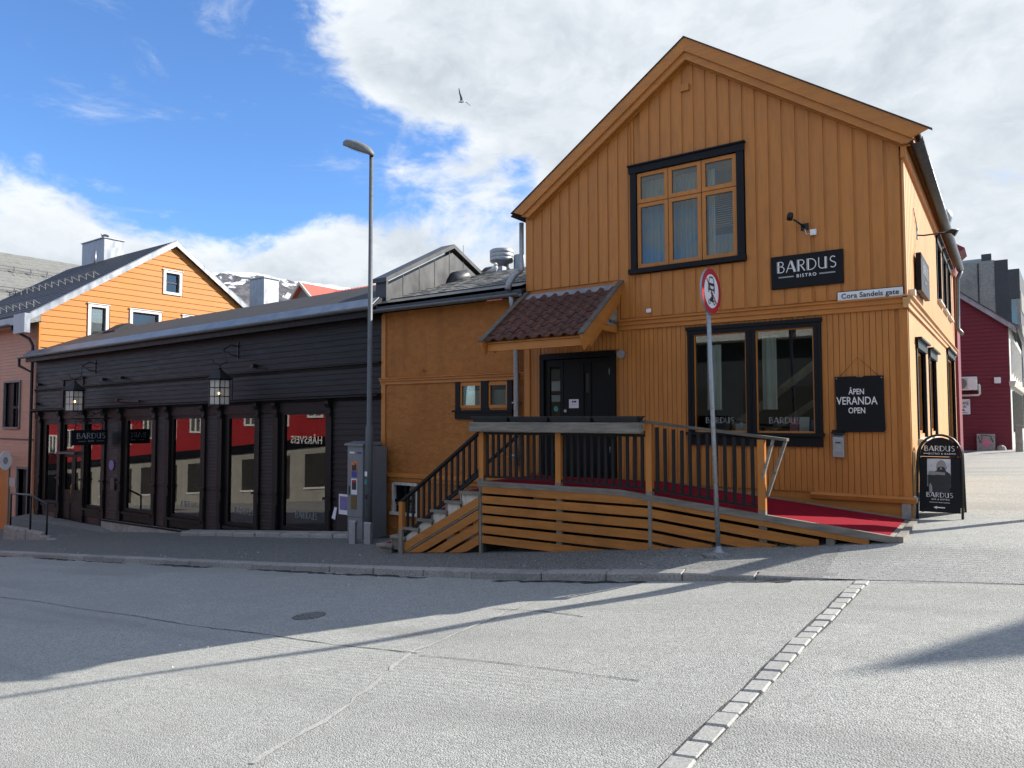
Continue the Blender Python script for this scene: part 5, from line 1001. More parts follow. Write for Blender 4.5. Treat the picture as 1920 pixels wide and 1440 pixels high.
# ------------------------------------------------------------------ street lamps
def street_lamp(X, Y, label):
    z0 = (pave(X, Y) if X < -1.5 else .2); T = thing('street_lamp', label, 'street lamp', (X, Y, z0), 'street lamps')
    MB().tube([(X, Y, z0-.2), (X, Y, z0+2.35), (X, Y, z0+2.45), (X+.005, Y, z0+8.20)], [.078, .078, .055, .040], 12).build('pole', 'pole', T)
    mb = MB(); n = 16; rings = []
    for hgt, sc in ((0, .92), (.0, 1.0), (.06, 1.0), (.12, .82), (.155, .45), (.165, .05)):
        rings.append(mb.add([(X-.34+.44*sc*math.cos(6.28318*k/n), Y-.05+.19*sc*math.sin(6.28318*k/n), z0+8.17+hgt*1.25+.46*(.34-.44*sc*math.cos(6.28318*k/n))-.03) for k in range(n)]))
    for q, w_ in zip(rings, rings[1:]):
        for k in range(n): j = (k+1) % n; mb.face((q+k, q+j, w_+j, w_+k), True)
    mb.face(range(rings[0], rings[0]+n)); mb.face(range(rings[-1], rings[-1]+n)); mb.build('head', 'grey_paint', T)
    mb = MB(); b = mb.add([(X-.40+.24*math.cos(6.28318*k/n), Y-.05+.13*math.sin(6.28318*k/n), z0+8.13+.46*(.34-(.06+.24*math.cos(6.28318*k/n)-.12))-.012) for k in range(n)]); mb.face(range(b, b+n)); mb.build('lens', 'dark_steel', T)
    return T
L1 = street_lamp(-10.98, 10.5, 'tall grey street lamp with oval head beside grey cabinet')
street_lamp(1.75, 13.3, 'street lamp at the alley mouth outside the picture')
tag(MB().prism([(1.75, 2.6), (1.75, 6.9), (1.60, 4.9), (1.36, 2.9)], 'Y', 13.38, 13.384).build('shadow_blocker', 'carpet'), 'unseen triangle added at the alley street lamp to cast a shadow band', 'shadow_blocker')  # unseen triangle added to cast the broad shadow band on the road
for dx, lb in ((-.24, 'left galvanised guard plate at the street lamp foot'), (.20, 'right galvanised guard plate at the street lamp foot')):
    z0 = pave(-10.98, 10.3); mb = MB().box(-10.98+dx-.09, -10.98+dx+.09, 10.26, 10.32, z0-.1, z0+.42); mb.tube([(-10.98+dx-.1, 10.29, z0+.43), (-10.98+dx+.1, 10.29, z0+.43)], .03, 8); tag(mb.build('lamp_guard', 'galv'), lb, 'guard plate', 'guards at the lamp foot')
st = thing('pole_sticker', 'small pale stickers on the street lamp pole', 'sticker', (-10.98, 10.42, .3))
for zz, mt in ((.42, 'sign_white'), (.25, 'teal'), (-.05, 'letter_black')): MB().box(-11.02, -10.95, 10.416, 10.42, zz, zz+.10).build('sticker', mt, st)
# electric cabinet with posters
z0 = pave(-11.6, 10.75); T = thing('electric_cabinet', 'tall grey enamelled electric cabinet with posters beside street lamp', 'cabinet', (-11.55, 10.9, z0))
MB().box(-11.86, -11.40, 10.72, 11.18, z0+.02, z0+.48).build('base', 'cab', T); MB().box(-11.87, -11.39, 10.71, 11.18, z0+.485, z0+2.02).build('body', 'cab', T, .006)
MB().prism([(10.66, z0+2.02), (11.2, z0+2.02), (11.2, z0+2.10), (10.95, z0+2.11), (10.66, z0+2.06)], 'X', -11.92, -11.34).build('roof', 'cab', T)
MB().lathe([(.02, -.01), (.02, 0)], (-11.62, 10.709, z0+1.62), 10, 'Y').build('lock', 'iron', T); MB().box(-11.82, -11.79, 10.70, 10.712, z0+.95, z0+1.15).build('handle', 'iron', T)
MB().box(-11.395, -11.15, 10.78, 11.18, z0, z0+2.0).build('side_housing', 'cab', T)
for nm, lb, mt, a, b, c, d in (('poster', 'orange and blue poster high on the electric cabinet', 'orange_print', -11.74, -11.56, .98, 1.32), ('poster', 'white poster with dark picture in the middle of the cabinet', 'paper', -11.74, -11.56, .62, .96), ('poster', 'yellow mottled poster low on the electric cabinet', 'mix_print', -11.75, -11.57, .30, .60)):
    o = tag(MB().box(a, b, 10.7045, 10.7085, z0+.45+c-.1, z0+.45+d-.1).build(nm, mt), lb, 'poster', 'posters on the cabinet'); zc = z0+.45+c-.1
    if mt == 'orange_print': MB().box(a+.01, b-.01, 10.7025, 10.7040, zc+.01, zc+.14).build('blue_band', 'blue', o); MB().box(a+.02, b-.02, 10.7025, 10.7040, zc+.15, zc+.27).build('dark_band', 'print_dark', o)
    if mt == 'paper': MB().box(a+.02, b-.02, 10.7025, 10.7040, zc+.10, zc+.31).build('dark_picture', 'print_dark', o); MB().box(a+.03, b-.03, 10.7010, 10.7022, zc+.26, zc+.31).build('red_band', 'sign_red', o)
for a, c, mt in ((-11.80, 1.85, 'sign_white'), (-11.58, 1.85, 'blue')): tag(MB().box(a, a+.15, 10.705, 10.709, z0+c, z0+c+.035).build('cabinet_label', mt), 'narrow %s label at the top of the electric cabinet' % ('white' if mt == 'sign_white' else 'blue'), 'label')
T = thing('black_hatch', 'black wall hatch with purple poster left of the cabinet', 'hatch', (-12.35, 11.2, z0)); MB().box(-12.75, -12.05, 11.20, 11.27, z0+.05, z0+.98).build('door', 'iron', T)
o = tag(MB().box(-12.68, -12.35, 11.192, 11.197, z0+.42, z0+.88).build('poster', 'paper'), 'purple and white poster on the black wall hatch', 'poster'); MB().box(-12.65, -12.38, 11.190, 11.1915, z0+.52, z0+.83).build('picture', 'purple', o)
tag(MB().prism([(-12.25, z0+.02), (-12.14, z0+.02), (-12.18, z0+.50), (-12.33, z0+.50)], 'Y', 11.19, 11.194).build('yellow_sticker', 'yellow'), 'torn yellow sticker between hatch and cabinet', 'sticker'); tag(MB().box(-12.33, -12.22, 11.19, 11.194, z0+.52, z0+.98).build('green_sticker', 'teal'), 'green and blue sticker strip above the yellow sticker', 'sticker')
tag(MB().prism([(-12.98, z0+.30), (-12.86, z0+.27), (-12.80, z0+.55), (-12.88, z0+.56)], 'Y', 11.24, 11.244).build('paper_scrap', 'paper'), 'crooked white paper scrap on the black clapboard left of the hatch', 'paper')
# traffic sign
X, Y = -3.12, 9.08; z0 = pave(X, Y); T = thing('traffic_sign', 'round red and white no motor vehicles sign on leaning steel post', 'traffic sign', (X, Y, z0)); lean = Vector((-.11, 0, 3.55-z0))
top_ = Vector((X-.10, Y, 3.5)); MB().tube([(X, Y, z0-.1), (X-.06, Y, 1.9), tuple(top_)], [.030, .029, .028], 12).build('post', 'galv', T); MB().lathe([(.13, -.02), (.13, .004), (.05, .05), (.035, .10)], (X, Y, z0), 16).build('foot', 'galv', T)
tag(MB().lathe([(.22, -.03), (.21, .012), (.08, .03)], (X, Y, z0), 14).build('concrete_base', 'pave'), None) ; o = COL.objects[-1]; o.parent = T; o.location = -ORG[T.name]
c0 = Vector((X-.045, Y, 3.28)); nrm = Vector((.50, -.866, 0)); sx = Vector((.866, .50, 0)); uz = Vector((0, 0, 1))   # turned a little away from the wall
nrm = Vector((.997, -.075, 0)).normalized(); sx = Vector((-nrm.y, nrm.x, 0))
def disc(mb, r0, r1, k, n=36):
    a = mb.add([c0 + (sx*math.cos(6.28318*i/n)+uz*math.sin(6.28318*i/n))*r1 + nrm*k for i in range(n)])
    if r0 <= 0: mb.face(range(a, a+n)); return
    b = mb.add([c0 + (sx*math.cos(6.28318*i/n)+uz*math.sin(6.28318*i/n))*r0 + nrm*k for i in range(n)])
    for i in range(n): j = (i+1) % n; mb.face((a+i, a+j, b+j, b+i))
mb = MB(); n = 36
a = mb.add([c0 + (sx*math.cos(6.28318*i/n)+uz*math.sin(6.28318*i/n))*.30 for i in range(n)]); b = mb.add([c0 + (sx*math.cos(6.28318*i/n)+uz*math.sin(6.28318*i/n))*.30 - nrm*.025 for i in range(n)])
for i in range(n): j = (i+1) % n; mb.face((a+i, a+j, b+j, b+i))
mb.face(range(a, a+n)); mb.face(range(b, b+n)); PL = mb.build('plate', 'galv', T)
mb = MB(); disc(mb, 0, .225, .002); mb.build('white_field', 'sign_white', PL); mb = MB(); disc(mb, .222, .297, .003); mb.build('red_ring', 'sign_red', PL)
def flat(name, polys, k, mat):
    mb = MB()
    for pl in polys: b = mb.add([c0+sx*p[0]+uz*p[1]+nrm*k for p in pl]); mb.face(range(b, b+len(pl)))
    mb.build(name, mat, PL)
flat('red_slash', [[(-.16, .145), (-.145, .16), (.16, -.145), (.145, -.16)]], .0045, 'sign_red')
flat('car_symbol', [[(-.06, .19), (.05, .19), (.055, .172), (-.065, .172)], [(-.075, .172), (-.06, .172), (-.075, .10), (-.092, .10)], [(.05, .172), (.065, .172), (.08, .10), (.065, .10)], [(-.095, .105), (.085, .105), (.095, .055), (.06, .07), (-.07, .07), (-.105, .055)], [(-.105, .055), (-.07, .06), (-.07, .02), (-.105, .02)], [(.06, .06), (.095, .055), (.095, .02), (.06, .02)], [(-.105, .03), (.095, .03), (.095, .008), (-.105, .008)], [(-.10, .01), (-.075, .01), (-.075, -.02), (-.10, -.02)], [(.065, .01), (.09, .01), (.09, -.02), (.065, -.02)]], .0055, 'letter_black')
W_ = lambda cx, cy, r0, r1: [[(cx+r_*math.cos(a_), cy+r_*math.sin(a_)) for r_, a_ in ((r0, .5236*i), (r1, .5236*i), (r1, .5236*(i+1)), (r0, .5236*(i+1)))] for i in range(12)]
flat('motorcycle_symbol', W_(-.07, -.145, .022, .034) + W_(.075, -.145, .022, .034) + [[(-.05, -.13), (.04, -.15), (.06, -.12), (.03, -.085), (-.05, -.09)], [(-.02, -.09), (.0, -.04), (.03, -.045), (.045, -.09)], [(-.01, -.045), (-.03, -.02), (-.02, -.005), (.0, -.02), (.02, -.04)], [(.03, -.09), (.06, -.07), (.065, -.078), (.045, -.10)]], .0055, 'letter_black')
# pavement board
z0 = .225; yb = 11.36; T = thing('pavement_board', 'black A-frame pavement board with arched top advertising the bistro', 'pavement board', (-.83, yb, z0)); xa, xb = -1.10, -.57; xc = (xa+xb)/2
def aframe(yt, yb_, nm):
    f = lambda z: yb_+(yt-yb_)*(z-z0)/1.15
    pts = [(xa, f(z0), z0)] + [(xa, f(z0+.86), z0+.86)] + [(xc-(xb-xa)/2*math.cos(a_), f(z0+.86+.29*math.sin(a_)), z0+.86+.29*math.sin(a_)) for a_ in np.linspace(.15, math.pi-.15, 12)] + [(xb, f(z0+.86), z0+.86), (xb, f(z0), z0)]
    MB().tube(pts, .0165, 8).build('frame', 'iron', T)
    mb = MB(); po = [(xa+.02, z0+.10), (xb-.02, z0+.10), (xb-.02, z0+.84)]; mb.v = []; b = mb.add([(p[0], f(p[1]), p[1]) for p in ((xa+.02, z0+.10), (xb-.02, z0+.10), (xb-.02, z0+.835), (xa+.02, z0+.835))]); mb.face((b, b+1, b+2, b+3))
    hd = [(xa+.03, z0+.85), (xb-.03, z0+.85)] + [(xc-(xb-xa-.06)/2*math.cos(a_), z0+.86+.255*math.sin(a_)) for a_ in np.linspace(math.pi, 0, 12)]
    b = mb.add([(p[0], f(p[1]), p[1]) for p in hd]); mb.face(range(b, b+len(hd))); mb.build(nm, 'sign', T); return f
aframe(yb+.36, yb+.75, 'back_panel'); f = aframe(yb+.33, yb, 'front_panel')
ud = Vector((0, .33, 1.15)).normalized(); P3 = lambda x_, z_, k=.004: Vector((x_, f(z_)-k, z_))
deco('BARDUS', .077, 'letter', T, P3(xc, z0+.925), ud=ud, depth=.001); txt('BISTRO & BAR', .036, 'letter', T, P3(xc, z0+.878), ud=ud, spacing=1.2)
for a, b in ((xa+.07, xa+.13), (xb-.13, xb-.07)): q = z0+.888; mb = MB(); i_ = mb.add([P3(a, q), P3(b, q), P3(b, q+.008), P3(a, q+.008)]); mb.face((i_, i_+1, i_+2, i_+3)); mb.build('rule', 'letter', T)
def print2(name, pts, k, mat): mb = MB(); i_ = mb.add([P3(xa+p[0]*.53, z0+p[1], k) for p in pts]); mb.face(range(i_, i_+len(pts))); return mb.build(name, mat, T)
ell = lambda cx, cy, rx, ry, n=16: [(cx+rx*math.cos(6.28318*i/n), cy+ry*math.sin(6.28318*i/n)) for i in range(n)]
print2('photo_backdrop', [(.22, .44), (.75, .44), (.75, .82), (.22, .82)], .002, 'print_mid'); print2('photo_sky', [(.22, .60), (.75, .60), (.75, .82), (.22, .82)], .003, 'print_light')
print2('printed_jacket', [(.26, .34), (.72, .34), (.76, .55), (.74, .62), (.64, .66), (.42, .66), (.32, .60), (.24, .60), (.24, .50)], .004, 'print_dark')
print2('printed_head', ell(.54, .715, .115, .088), .005, 'skin'); print2('printed_ear', ell(.655, .70, .015, .022), .0045, 'skin'); print2('printed_beard', ell(.54, .665, .10, .05), .006, 'print_dark'); print2('printed_nose', [(.52, .705), (.55, .705), (.56, .675), (.51, .675)], .007, 'skin')
print2('printed_eye', [(.47, .708), (.51, .708), (.51, .700), (.47, .700)], .008, 'print_dark'); print2('printed_eye', [(.56, .708), (.60, .708), (.60, .700), (.56, .700)], .008, 'print_dark')
print2('printed_hand', [(.25, .60), (.40, .595), (.42, .62), (.40, .65), (.28, .655), (.25, .64)], .008, 'skin'); print2('printed_blade', [(.41, .605), (.62, .60), (.63, .635), (.42, .645)], .009, 'skin'); print2('printed_sleeve', [(.27, .36), (.34, .35), (.33, .45), (.29, .49), (.27, .46)], .0085, 'skin')
deco('BARDUS', .066, 'letter', T, P3(xc, z0+.30, .011), ud=ud, depth=.001); txt('BAR & BISTRO', .030, 'letter', T, P3(xc+.01, z0+.263, .008), ud=ud, spacing=1.15); txt('MORE FUN THAN FORMAL', .020, 'letter', T, P3(xc, z0+.225, .008), ud=ud)
print2('arrow', [(.36, .165), (.44, .145), (.44, .158), (.62, .158), (.62, .172), (.44, .172), (.44, .185)], .008, 'letter')
# ------------------------------------------------------------------ salmon and orange house at the far left
HX = -29.1; T = thing('orange_gable_house', 'house with salmon street front and sunlit orange gable end left of the black shop', 'house', (-34, 11.4, -2.6)); PH = T
PW = [(-32.0, -30.62, 1.30, 3.0)]; PD = [(-30.62, -29.75, -2.1, -.25), (-33.3, -31.40, -2.7, -.15)]
mb = MB(); wall_holes(mb, -40, HX, -3.4, 5.2, PW+PD, lambda a, b, c, d: mb.box(a, b, 11.42, 11.6, c, d)); mb.build('front_wall', 'pink_h', T)
mb = MB(); hb = .124
for i in range(int((5.0+2.9)/hb)):
    z = -2.9+i*hb; segs = [(-40, HX-.14)]
    for (a, b, c, d) in PW+PD:
        if c-.1 < z+hb/2 < d+.1:
            ns = []
            for l, r_ in segs:
                if b+.08 <= l or a-.08 >= r_: ns.append((l, r_))
                else:
                    if a-.08 > l: ns.append((l, a-.08))
                    if b+.08 < r_: ns.append((b+.08, r_))
            segs = ns
    for l, r_ in segs: mb.prism([(11.42, z), (11.385, z), (11.40, z+hb), (11.42, z+hb)], 'X', l, r_)
tag(mb.build('clapboards', 'pink_h', T), None, kind='stuff')
box('corner_board', 'orange_h', T, HX-.13, HX+.03, 11.36, 11.42, -2.9, 5.15)
box('belt', 'slate_dark', T, -40, HX-.14, 11.36, 11.384, .82, .87)
for (a, b, c, d) in PW:
    mb = MB().box(a-.07, a, 11.34, 11.5, c-.05, d+.07).box(b, b+.07, 11.34, 11.5, c-.05, d+.07).box(a, b, 11.34, 11.5, d, d+.07).box(a, b, 11.32, 11.5, c-.07, c); Wf = mb.build('window', 'grey_paint', T)
    MB().box(a, a+.6, 11.46, 11.5, c, d).box(a+.6, b, 11.46, 11.5, 2.0, 2.1).box(a+.85, a+.9, 11.46, 11.5, c, d).build('sash', 'trim', Wf); MB().box(a+.6, b, 11.51, 11.515, c, d).build('pane', 'shopglass', Wf)
for k, (a, b, c, d) in enumerate(PD):
    mb = MB().box(a-.06, a, 11.35, 11.58, c, d+.06).box(b, b+.06, 11.35, 11.58, c, d+.06).box(a, b, 11.35, 11.58, d, d+.06); Dr = mb.build('door', 'grey_paint', T); MB().box(a, b, 11.56, 11.59, c, d).build('leaf', 'dark_steel' if k == 0 else 'ochre_v', Dr)
mb = MB().box(-40, HX-.2, 12.5, 12.6, -3, 5); mb.build('inner_wall', 'room', T)
# orange gable: boards one by one
gz = lambda Y: 9.02-.684*abs(Y-16.38); GW = [(15.98, 16.80, 6.85, 7.88), (13.03, 13.80, 4.0, 6.06), (14.62, 15.92, 4.6, 6.05), (16.85, 17.7, 4.6, 6.05)]
mb = MB(); wall_holes(mb, 11.6, 21.2, -3, 5.55, [(g[0], g[1], g[2], 5.55) for g in GW[1:]], lambda a, b, c, d: mb.box(HX-.2, HX, a, b, c, d))
xs_ = [11.5, 13.03, 13.80, 14.62, 15.92, 15.98, 16.38, 16.80, 16.85, 17.7, 21.25]
for l, r_ in zip(xs_, xs_[1:]):
    m_ = (l+r_)/2; z = 5.55; hs = sorted((max(g[2], 5.55), g[3]) for g in GW if g[0] < m_ < g[1])
    for b_, t_ in hs:
        if b_ > z: mb.box(HX-.2, HX, l, r_, z, b_)
        z = t_
    mb.prism([(l, z), (r_, z), (r_, max(z+.001, gz(r_))), (l, max(z+.001, gz(l)))], 'X', HX-.2, HX)
mb.build('gable_wall', 'orange_h', T); bh = .235
for i in range(20):
    z = 4.25+i*bh; half = (9.02-z-bh*.5)/.684; y0, y1 = max(11.42, 16.38-half), min(21.3, 16.38+half)
    if y1-y0 < .1: continue
    segs = [(y0, y1)]
    for (a, b, c, d) in GW:
        if c-.06 < z+bh/2 < d+.06: segs = [s for l, r_ in segs for s in ((l, min(r_, a-.05)), (max(l, b+.05), r_)) if s[1]-s[0] > .02]
    for l, r_ in segs:
        e0 = gz(l) < z+bh; e1 = gz(r_) < z+bh
        MB().hexa([(HX, l, z), (HX+.034, l, z-.003), (HX+.034, r_, z-.003), (HX, r_, z), (HX, l+(.1 if e0 else 0), z+bh-.002), (HX+.012, l+(.1 if e0 else 0), z+bh-.002), (HX+.012, r_-(.1 if e1 else 0), z+bh-.002), (HX, r_-(.1 if e1 else 0), z+bh-.002)]).build('clapboard', 'orange_h', T)
for (a, b, c, d) in GW:
    k = .11; mb = MB().box(HX-.1, HX+.06, a-.0, a+k, c, d).box(HX-.1, HX+.06, b-k, b, c, d).box(HX-.1, HX+.06, a+k, b-k, d-k, d).box(HX-.1, HX+.06, a+k, b-k, c, c+k).box(HX, HX+.09, a-.04, b+.04, d, d+.03); Wf = mb.build('window', 'white', T)
    mb = MB().box(HX-.1, HX-.02, a+k, a+k+.06, c+k, d-k).box(HX-.1, HX-.02, b-k-.06, b-k, c+k, d-k).box(HX-.1, HX-.02, a+k+.06, b-k-.06, d-k-.06, d-k).box(HX-.1, HX-.02, a+k+.06, b-k-.06, (c+d)/2-.03, (c+d)/2+.03); mb.build('sash', 'dark_steel', Wf); MB().box(HX-.08, HX-.075, a+k, b-k, c+k, d-k).build('pane', 'shopglass', Wf)
MB().box(HX-.6, HX-.5, 11.7, 21, 3.5, 5.4).build('inner_wall', 'room', T)
# its roof
for sg in (-1, 1):
    e = (16.45+sg*5.45, 9.16-.684*5.45); MB().prism([(16.45, 9.16), e, (e[0], e[1]-.1), (16.45, 9.06)], 'X', -38.6, HX+.16).build('roof', 'slate_dark', T)
    MB().prism([(16.45, 9.175), (e[0], e[1]+.015), (e[0], e[1]-.24), (16.45, 8.93)], 'X', HX+.161, HX+.20).build('verge_flashing', 'zinc', T)
    MB().prism([(16.45, 9.19), (e[0], e[1]+.03), (e[0], e[1]+.005), (16.45, 9.16)], 'X', HX+.0, HX+.20).build('verge_capping', 'zinc', T)
    MB().prism([(16.45, 9.19), (e[0], e[1]+.03), (e[0], e[1]-.2), (16.45, 8.96)], 'X', -38.75, -38.6).build('verge_flashing', 'zinc', T)
mb = MB()
for r_ in range(24):
    yy = 11.0+5.4*r_/24; zz = 5.432+.684*(yy-11.0); mb.prism([(yy, zz+.012), (yy, zz+.045), (yy+.24, zz+.24*.684+.018), (yy+.24, zz+.24*.684)], 'X', -38.55, HX+.10)
tag(mb.build('roof_slates', 'slate_dark', T), None, kind='stuff')
MB().box(-38.5, HX-.0, 10.86, 10.95, 5.05, 5.34).build('eaves_flashing', 'zinc', T); mb = MB(); halfpipe(mb, (-38.5, 10.85, 5.12), (HX-1.0, 10.85, 5.10), .08); mb.build('gutter', 'gutter', T)
MB().box(HX-.75, HX+.2, 10.82, 11.0, 4.72, 5.42).build('eaves_end_box', 'zinc', T); MB().box(-38.5, HX-.8, 10.95, 11.4, 5.0, 5.06).build('soffit', 'pink_h', T)
MB().tube([(HX-1.05, 10.87, 5.05), (HX-1.05, 10.9, 4.9), (HX-.35, 11.2, 4.55), (HX-.25, 11.28, 4.3), (HX-.25, 11.28, -2.5)], .05, 8).build('downpipe', 'iron', T)
for row, y0 in ((0, 11.5), (1, 13.6)):
    mb = MB()
    for i in range(14): xx = -38+i*.62; z = 5.43+.684*(y0-11.0); mb.beam((xx, y0, z), (xx, y0-.02, z+.30), .03, .03, (0, 1, 0)); mb.beam((xx, y0+.25, z+.17), (xx, y0-.02, z+.30), .02, .02)
    mb.tube([(-38.2, y0-.02, z+.28), (-29.8, y0-.02, z+.28)], .012, 5); mb.tube([(-38.2, y0-.02, z+.15), (-29.8, y0-.02, z+.15)], .012, 5); mb.build('snow_guard', 'guard', T)
C_ = MB().box(-36.9, -34.7, 16.2, 17.1, 8.0, 10.1).build('chimney', 'zinc', T); MB().box(-36.95, -34.65, 16.15, 17.15, 10.1, 10.14).build('cap', 'zinc_dull', C_); MB().tube([(-34.9, 15.9, 8.7), (-34.9, 15.9, 9.45)], .06, 8).build('flue', 'zinc', C_)
o = tag(MB().lathe([(.01, -.2), (.055, -.19), (.058, -.15), (.16, .0), (.17, .06), (.14, .12), (.01, .13)], (-31.06, 11.33, .25), 20, 'Y').build('oval_sign', 'sign_white'), 'round white sign with dark emblem on the salmon wall', 'sign')
bpy.data.objects.remove(o)
T = thing('oval_sign', 'white oval sign on the salmon wall above the doors', 'sign', (-31.0, 11.3, 0)); MB().box(-31.35, -31.29, 10.95, 11.38, .2, .24).build('arm', 'iron', T)
mb = MB(); ov = [(11.1+.20*math.cos(6.28318*i/24), .05+.36*math.sin(6.28318*i/24)) for i in range(24)]; mb.prism(ov, 'X', -31.02, -30.97); mb.build('plate', 'sign_white', T); mb = MB(); mb.prism([(11.1+.08*math.cos(6.28318*i/16), .05+.14*math.sin(6.28318*i/16)) for i in range(16)], 'X', -30.969, -30.966); mb.build('emblem', 'letter_grey', T)
tag(MB().box(-31.3, -30.75, 11.355, 11.375, -.95, -.62).build('wall_plate', 'galv'), 'small metal plate on the salmon wall between the doors', 'plate')
# pale slate roofed house further left
T = thing('slate_roof_house', 'house with pale slate roof and snow guards behind the orange gable house', 'house', (-52, 20, -4))
MB().box(-60, -43, 12.2, 34, -5, 6).build('wall', 'pink_h', T); rx = -51.6; rz = 12.0
for sg in (-1, 1): MB().prism([(rx, rz), (rx+sg*9.2, rz-5.9), (rx+sg*9.2, rz-6.05), (rx, rz-.15)], 'Y', 12.0, 34).build('roof', 'slate', T); MB().prism([(rx, rz+.04), (rx+sg*9.2, rz-5.86), (rx+sg*9.2, rz-6.3), (rx, rz-.4)], 'Y', 11.8, 12.0).build('verge_flashing', 'zinc', T)
mb = MB()
for r_ in range(22):
    X_ = rx+r_/22*9.1; Z_ = rz-(X_-rx)*.641; mb.prism([(X_, Z_+.005), (X_, Z_+.02), (X_+.44, Z_-.44*.641+.06), (X_+.44, Z_-.44*.641+.01)], 'Y', 12.05, 33.9)
tag(mb.build('roof_slates', 'slate', T), None, kind='stuff')
for t_ in (2.6, 5.2):
    mb = MB()
    for i in range(24): y0 = 12.3+i*.9; X_ = rx+t_; Z_ = rz-t_*.641; mb.beam((X_, y0, Z_), (X_+.05, y0, Z_+.42), .05, .05, (0, 1, 0)); mb.beam((X_+.05, y0, Z_+.38), (X_+.45, y0, Z_-.1), .03, .03)
    for q in (.2, .38): mb.tube([(X_+.05, 12, Z_+q), (X_+.05, 33, Z_+q)], .018, 5)
    mb.build('snow_guard', 'guard', T)
# roofs behind the black shop
T = thing('zinc_roof_house', 'grey metal roofed house with tall zinc chimney behind the black shop', 'house', (-36, 26, -2)); MB().box(-46, -33, 25.5, 33, -3, 7).build('wall', 'white_v', T)
for sg in (-1, 1): MB().prism([(25.0+4.2, 9.0), (29.2+sg*4.4, 7.0), (29.2+sg*4.4, 6.85), (29.2, 8.85)], 'X', -46.5, -34.0).build('roof', 'zinc_dull', T)
C_ = MB().box(-36.1, -34.75, 25.0, 26.0, 5.5, 9.62).build('chimney', 'zinc', T); MB().box(-36.16, -34.69, 24.94, 26.06, 9.62, 9.68).build('cap', 'zinc_dull', C_)
T = thing('red_roof_house', 'distant pale house with bright red corrugated roof before the mountain', 'house', (-56, 45, 0))
MB().prism([(-57.5, 5), (-55.0, 5), (-55.0, 13.25), (-56.35, 14.5), (-57.5, 13.3)], 'Y', 45, 52).build('wall', 'grey_paint', T)
mb = MB()
for sg, xe in ((1, -54.6), (-1, -57.9)): mb.prism([(-56.35, 14.75), (xe, 13.1), (xe, 12.95), (-56.35, 14.55)], 'Y', 44.6, 52)
mb.build('roof', 'tile_red', T)
mb = MB().prism([(45.2, 12.4), (48.5, 14.4), (48.5, 14.3), (45.2, 12.25)], 'X', -55.6, -44)
for i in range(26): xx = -55.5+i*.44; mb.beam((xx, 45.2, 12.43), (xx, 48.5, 14.43), .10, .08)
mb.build('long_roof', 'tile_red', T)
for sg, xe in ((1, -54.5), (-1, -58.0)): MB().prism([(-56.35, 14.85), (xe, 13.12), (xe, 12.85), (-56.35, 14.55)], 'Y', 44.45, 44.6).build('bargeboard', 'white_v', T)
tag(MB().box(-35.5, -30.5, 45.0, 46, 8.5, 12.55).build('red_parapet', 'tile_red'), 'distant red roof edge left of the fire gable', 'roof')
# mountain
mb = MB(); rnd = random.Random(5); prof = [(-2500, 380), (-2250, 430), (-2121, 457), (-2060, 466), (-2005, 458), (-1963, 444), (-1919, 440), (-1861, 432), (-1799, 420), (-1650, 400), (-1400, 330), (-1100, 200), (-700, 40)]
px = [p[0] for p in prof]; pz = [p[1] for p in prof]; nx, ny = 150, 46
for j in range(ny):
    for i in range(nx):
        X_ = -2500+i*12.2; d = j/(ny-1); Yr_ = float(np.interp(X_, [-2500, -2121, -1799, -700], [800, 1323, 1735, 2400])); zt = float(np.interp(X_, px, pz))
        w_ = min(1, d*1.15); cl = w_**.75; jag = (math.sin(X_*.05+d*9)+math.sin(X_*.021-d*17)+math.sin(X_*.11+d*31)*.7)*9*(1-w_**6)*(.3+w_)
        off = (1-d)*560; mb.v.append((X_+.80*off+jag*.6, Yr_-.60*off+jag+rnd.uniform(-4, 4), -20+(zt+20)*cl+jag*.35+(rnd.uniform(-4, 4) if d < .97 else rnd.uniform(-.6, .6))))
for j in range(ny-1):
    for i in range(nx-1): a = j*nx+i; mb.face((a, a+1, a+nx+1, a+nx), True)
o = mb.build('mountain', 'mountain'); o['kind'] = 'structure'

# ------------------------------------------------------------------ buildings up the alley
T = thing('dark_red_house', 'dark red clapboard house end wall up the alley', 'house', (-2, 33, .2)); RY = 33.0
rk = lambda X: 5.13-.82*(X-.09)
MB().prism([(-8, -.3), (.0, -.3), (.0, 5.1), (-6.5, rk(-6.5)-.1), (-8, rk(-6.5)-.1)], 'Y', RY, RY+.3).build('gable_wall', 'dred_h', T); mb = MB()
for i in range(66):
    z = .35+i*.15; xe = min(0, .09+(5.13-z-.15)/.82); 
    if xe > -7: mb.prism([(RY, z), (RY-.03, z), (RY-.012, z+.149), (RY, z+.149)], 'X', -7, xe)
tag(mb.build('clapboards', 'dred_h', T), None, kind='stuff')
mb = MB().hexa([(0, RY+.02, -.2), (.02, RY+.02, -.2), (.55, 47, -.2), (.5, 47, -.2), (0, RY+.02, 5.1), (.02, RY+.02, 5.1), (.55, 47, 5.1), (.5, 47, 5.1)]); mb.build('street_wall', 'white_v', T)
for i in range(5): y0 = 34.2+i*2.2; MB().box(.02+(y0-33)*.038, .12+(y0-33)*.038, y0, y0+.9, 1.0, 2.6).build('window', 'grey_paint', T); MB().box(.02+(y0-33)*.038, .12+(y0-33)*.038, y0, y0+.9, 3.3, 4.6).build('window', 'white', T)
MB().hexa([(-.02, RY-.05, 2.75), (.14, RY-.05, 2.75), (.70, 47, 2.75), (.5, 47, 2.75), (-.02, RY-.05, 2.95), (.2, RY-.05, 2.95), (.76, 47, 2.95), (.5, 47, 2.95)]).build('cornice', 'white_v', T)
